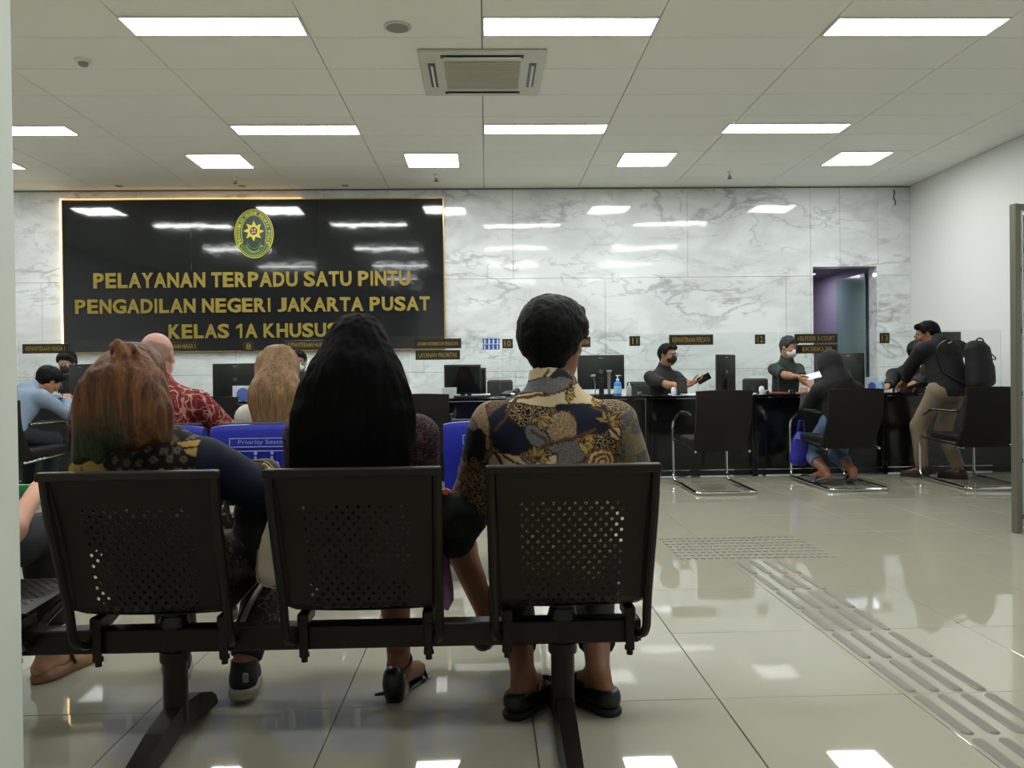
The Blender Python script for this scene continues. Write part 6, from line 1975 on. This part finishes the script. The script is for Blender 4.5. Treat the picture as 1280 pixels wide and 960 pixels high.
# standing man with backpack
m_khaki = mat('khaki_trousers', (124, 108, 88), .85, bump=(60, .2, .002)); m_bsh = mat('black_shirt', (20, 20, 23), .85)
p8x = at(1184, 500, 7.45).x
p8 = person('standing man in a black shirt and khaki trousers leaning over the counter', (p8x, 7.42), 14, 1.47, sit=False, hipz=.83, sw=.215, neck=(.02, .12), neckz=1.275, headp=(-.015, .25), head=(50, -16, 0), skin=SKIN2, shirt=m_bsh, sleeve='long', sleeve_r=.062, trousers=m_khaki, hem=.10,
            shoes=(mat('brown_suede_shoe', (66, 52, 42), .8), m_sole), hair='short', glasses=True, vox=.0075, tummy=1.2, legr=1.02,
            hands=[(at(1124, 488, 8.06).x, 8.02, .84), (at(1152, 490, 7.98).x, 7.98, .87)], elbow=((-1, -.2, .1), (.6, -.6, .3)),
            feet=[((at(1152, 590, 7.66).x, 7.66, .088), (-.8, .7, 0)), ((at(1199, 592, 7.52).x, 7.52, .088), (-.6, .8, 0))], knees=((-.2, 1, 0), (0, 1, 0)))
fo = tag(B().box((0, 0, 0), (.26, .18, .012), bev=.003, rot=Matrix.Rotation(R(-18), 3, 'X')).obj('document_folder', mat('dark_green_folder', (48, 60, 42), .6), loc=(at(1150, 486, 7.84).x, 7.80, .875), rotz=R(25)), 'dark green document folder in the hands of the standing man', 'folder')
# backpack
bq = at(1228, 457, 7.40)
bp_ = thing('backpack', 'black backpack on the back of the standing man', 'backpack', (bq.x - .06, 7.29, bq.z - .22), R(40))
Cp = Field((-.22, -.2, -.04), (.24, .26, .52), .008)
Cp.cap((0, 0, .12), (-.0, 0.02, .32), .115, .105, .05, flat=((0, 1, 0), .8)); Cp.cap((-.06, .03, .08), (-.06, .05, .36), .10, .085, .05); Cp.cap((.085, -.02, .08), (.09, -.02, .20), .052, .05, .03)
net_object('pack_body', Cp.mesh(), mat('backpack_nylon', (19, 19, 22), .8, bump=(60, .3, .003)), bp_, disp=folds(12, .006, .004, 10, 26))
B().tube(bend([(.08, -.02, .34), (.17, -.02, .32), (.26, -.02, .29), (.24, -.02, .27), (.15, -.02, .28), (.09, -.02, .31)], .03), .006, 6).obj('dangling_strap', m_dk, bp_)
B().tube(bend([(-.10, .05, .40), (-.06, .02, .47), (0, .0, .46), (.03, .0, .41)], .03), .008, 6).obj('grab_handle', m_dk, bp_)
for s in (-1, 1): B().tube(bend([(-.10 + s * .06, .10, .40), (-.14 + s * .09, .20, .47), (-.18 + s * .09, .30, .40), (-.16 + s * .08, .26, .16), (-.10 + s * .06, .10, .06)], .06), .014, 6, flat=.6).obj('shoulder_strap', m_dk, bp_)

# ================================================================== officers behind the counter
m_off = mat('officer_black_shirt', (24, 26, 28), .85); m_ogr = mat('officer_green_shirt', (46, 60, 54), .85, var=(20, .1)); m_olv = mat('officer_olive_shirt', (50, 52, 46), .85)
ofk = dict(seat=.47, shoes=None, trousers=m_trk, vox=.0065, cvox=.008)
def ox(px, Y): return at(px, 470, Y).x
p2 = person('officer with black hair behind the dark monitor at far left', (ox(96, 9.25), 9.25), 175, 1.33, neck=(0, .10), headp=(.01, .17), head=(10, -22, 0), shirt=m_off, hair='full', mask=m_maskb, skin=SKIN3, hands=[(ox(120, 8.7), 8.62, .85), (ox(70, 8.7), 8.62, .85)], **ofk)
p3 = person('officer in a pale mask partly behind the long black hair', (ox(376, 9.25), 9.25), 182, 1.31, neck=(0, .06), headp=(0, .10), head=(0, -8, 0), shirt=m_olv, hair='short', mask=m_maskw, skin=SKIN2, hands=[(ox(402, 8.7), 8.66, .85), (ox(362, 8.7), 8.66, .85)], **ofk)
p4x = ox(822, 9.2)
p4_ = person('officer in a black face mask holding a phone', (p4x + .0, 9.05), 212, 1.335, neck=(0, .05), headp=(-.015, .10), head=(8, -6, 0), shirt=m_off, hair='short', mask=m_maskb, skin=SKIN, glasses=True, sw=.20, tummy=1.1,
            hands=[(ox(868, 8.50), 8.50, .900), (ox(856, 8.44), 8.44, .865)], elbow=((.3, -.4, -1), (-.2, -.6, -1)), handdir=[(.9, -.3, .25), (.9, -.2, .25)], palm=((0, .2, 1), (0, .2, 1)), curl=.6, **ofk)
q = p4_['H'][0]
tag(B().box((0, 0, 0), (.145, .010, .072), bev=.004, rot=Matrix.Rotation(R(-28), 3, 'Y')).obj('phone', mat('phone_black', (16, 16, 18), .2), loc=(p4x + q[0] + .12, 9.05 + q[1] - .05, q[2] + .045)), 'black phone held by the officer in the black mask', 'phone')
p5x = ox(977, 9.15)
p5_ = person('officer in a dark green shirt and white mask holding a paper', (p5x, 9.1), 206, 1.405, neck=(0, .05), headp=(-.0, .09), head=(4, -18, 0), shirt=m_ogr, hair='short', hairm=mat('greying_hair', (60, 60, 60), .8, bump=(160, .5, .002)), mask=m_maskw, skin=SKIN, sw=.185,
            hands=[(ox(1016, 8.55), 8.56, .84), (ox(994, 8.46), 8.46, .965)], elbow=((.5, -.3, -.8), (-.5, -.3, -.8)), handdir=[None, (1, -.15, .05)], curl=.5, **ofk)
q = p5_['H'][1]
tag(B().box((0, 0, 0), (.20, .14, .003), rot=Matrix.Rotation(R(-14), 3, 'Y') @ Matrix.Rotation(R(20), 3, 'X')).obj('paper_sheet', m_paper, loc=(p5x + q[0] + .20, 9.1 + q[1] - .03, q[2] + .01)), 'thin paper held up by the officer in the green shirt', 'paper')
p7x = ox(1124, 9.15)
p7_ = person('seated officer in black with a white mask facing the standing man', (p7x, 9.05), 180, 1.325, neck=(-.03, .10), headp=(-.06, .20), head=(14, -24, 0), shirt=m_off, hair='full', mask=m_maskw, skin=SKIN, sw=.20, sleeve='long',
            hands=[(ox(1133, 8.42), 8.42, .84), (ox(1108, 8.46), 8.46, .84)], elbow=((.7, -.2, -.6), (-.7, -.2, -.6)), curl=.3, **ofk)
# bracelet on the blue-shirted visitor, blue bag at the headscarfed woman
w1 = V(p1['H'][1][0] - 4.11, p1['H'][1][1] + 7.12, p1['H'][1][2])
bt = B()
for k_ in range(3): bt.tube([(w1[0] - .02 * k_, w1[1] + .032 * math.cos(u), w1[2] + .032 * math.sin(u)) for u in [2 * PI * q / 12 for q in range(12)]], .004, 5, closed=True)
o = bt.obj('bracelet', m_chrome, p1['root']); o.location = (4.11, -7.12, 0)
bq = at(1000, 560, 7.55)
bb = thing('carrier_bag', 'royal blue carrier bag hanging beside the headscarfed woman', 'bag', (bq.x, 7.56, .12))
Cg = Field((-.13, -.12, -.03), (.13, .12, .42), .008)
Cg.cap((.02, 0, .07), (.03, 0, .24), .055, .075, .04, flat=((0, 1, 0), .8)); Cg.cap((-.04, 0, .08), (0, 0, .30), .06, .04, .04, flat=((0, 1, 0), .8))
net_object('bag_body', Cg.mesh(), mat('royal_blue_plastic', (30, 30, 140), .4, bump=(20, .4, .01)), bb, disp=folds(15, .008, .004, 12, 26))
B().tube(bend([(-.02, 0, .32), (.0, 0, .44), (.04, 0, .44), (.05, 0, .30)], .03), .008, 6).obj('handle', mat('royal_blue_plastic', (30, 30, 140), .4), bb)
# loose flyaway strands on the two dyed heads
def wfA(k, r):
    s = 1 if k % 2 else -1
    x0 = xh - .01 + s * (.07 + .03 * r.random()); y0 = 2.33 - .02 * r.random()
    return [Vector(LW(x0, y0, 1.05)), Vector(LW(x0 + s * .02, y0 - .03, .99)), Vector(LW(x0 + s * .035, y0 - .05, .92)), Vector(LW(x0 + s * (.03 + .03 * r.random()), y0 - .06, .83 + .05 * r.random()))]
m_wisp = mat('auburn_strand', (104, 62, 36), .5)
wisps(None, 30, wfA, .0009, None, 2).obj('loose_strands', m_wisp, wa['root'])
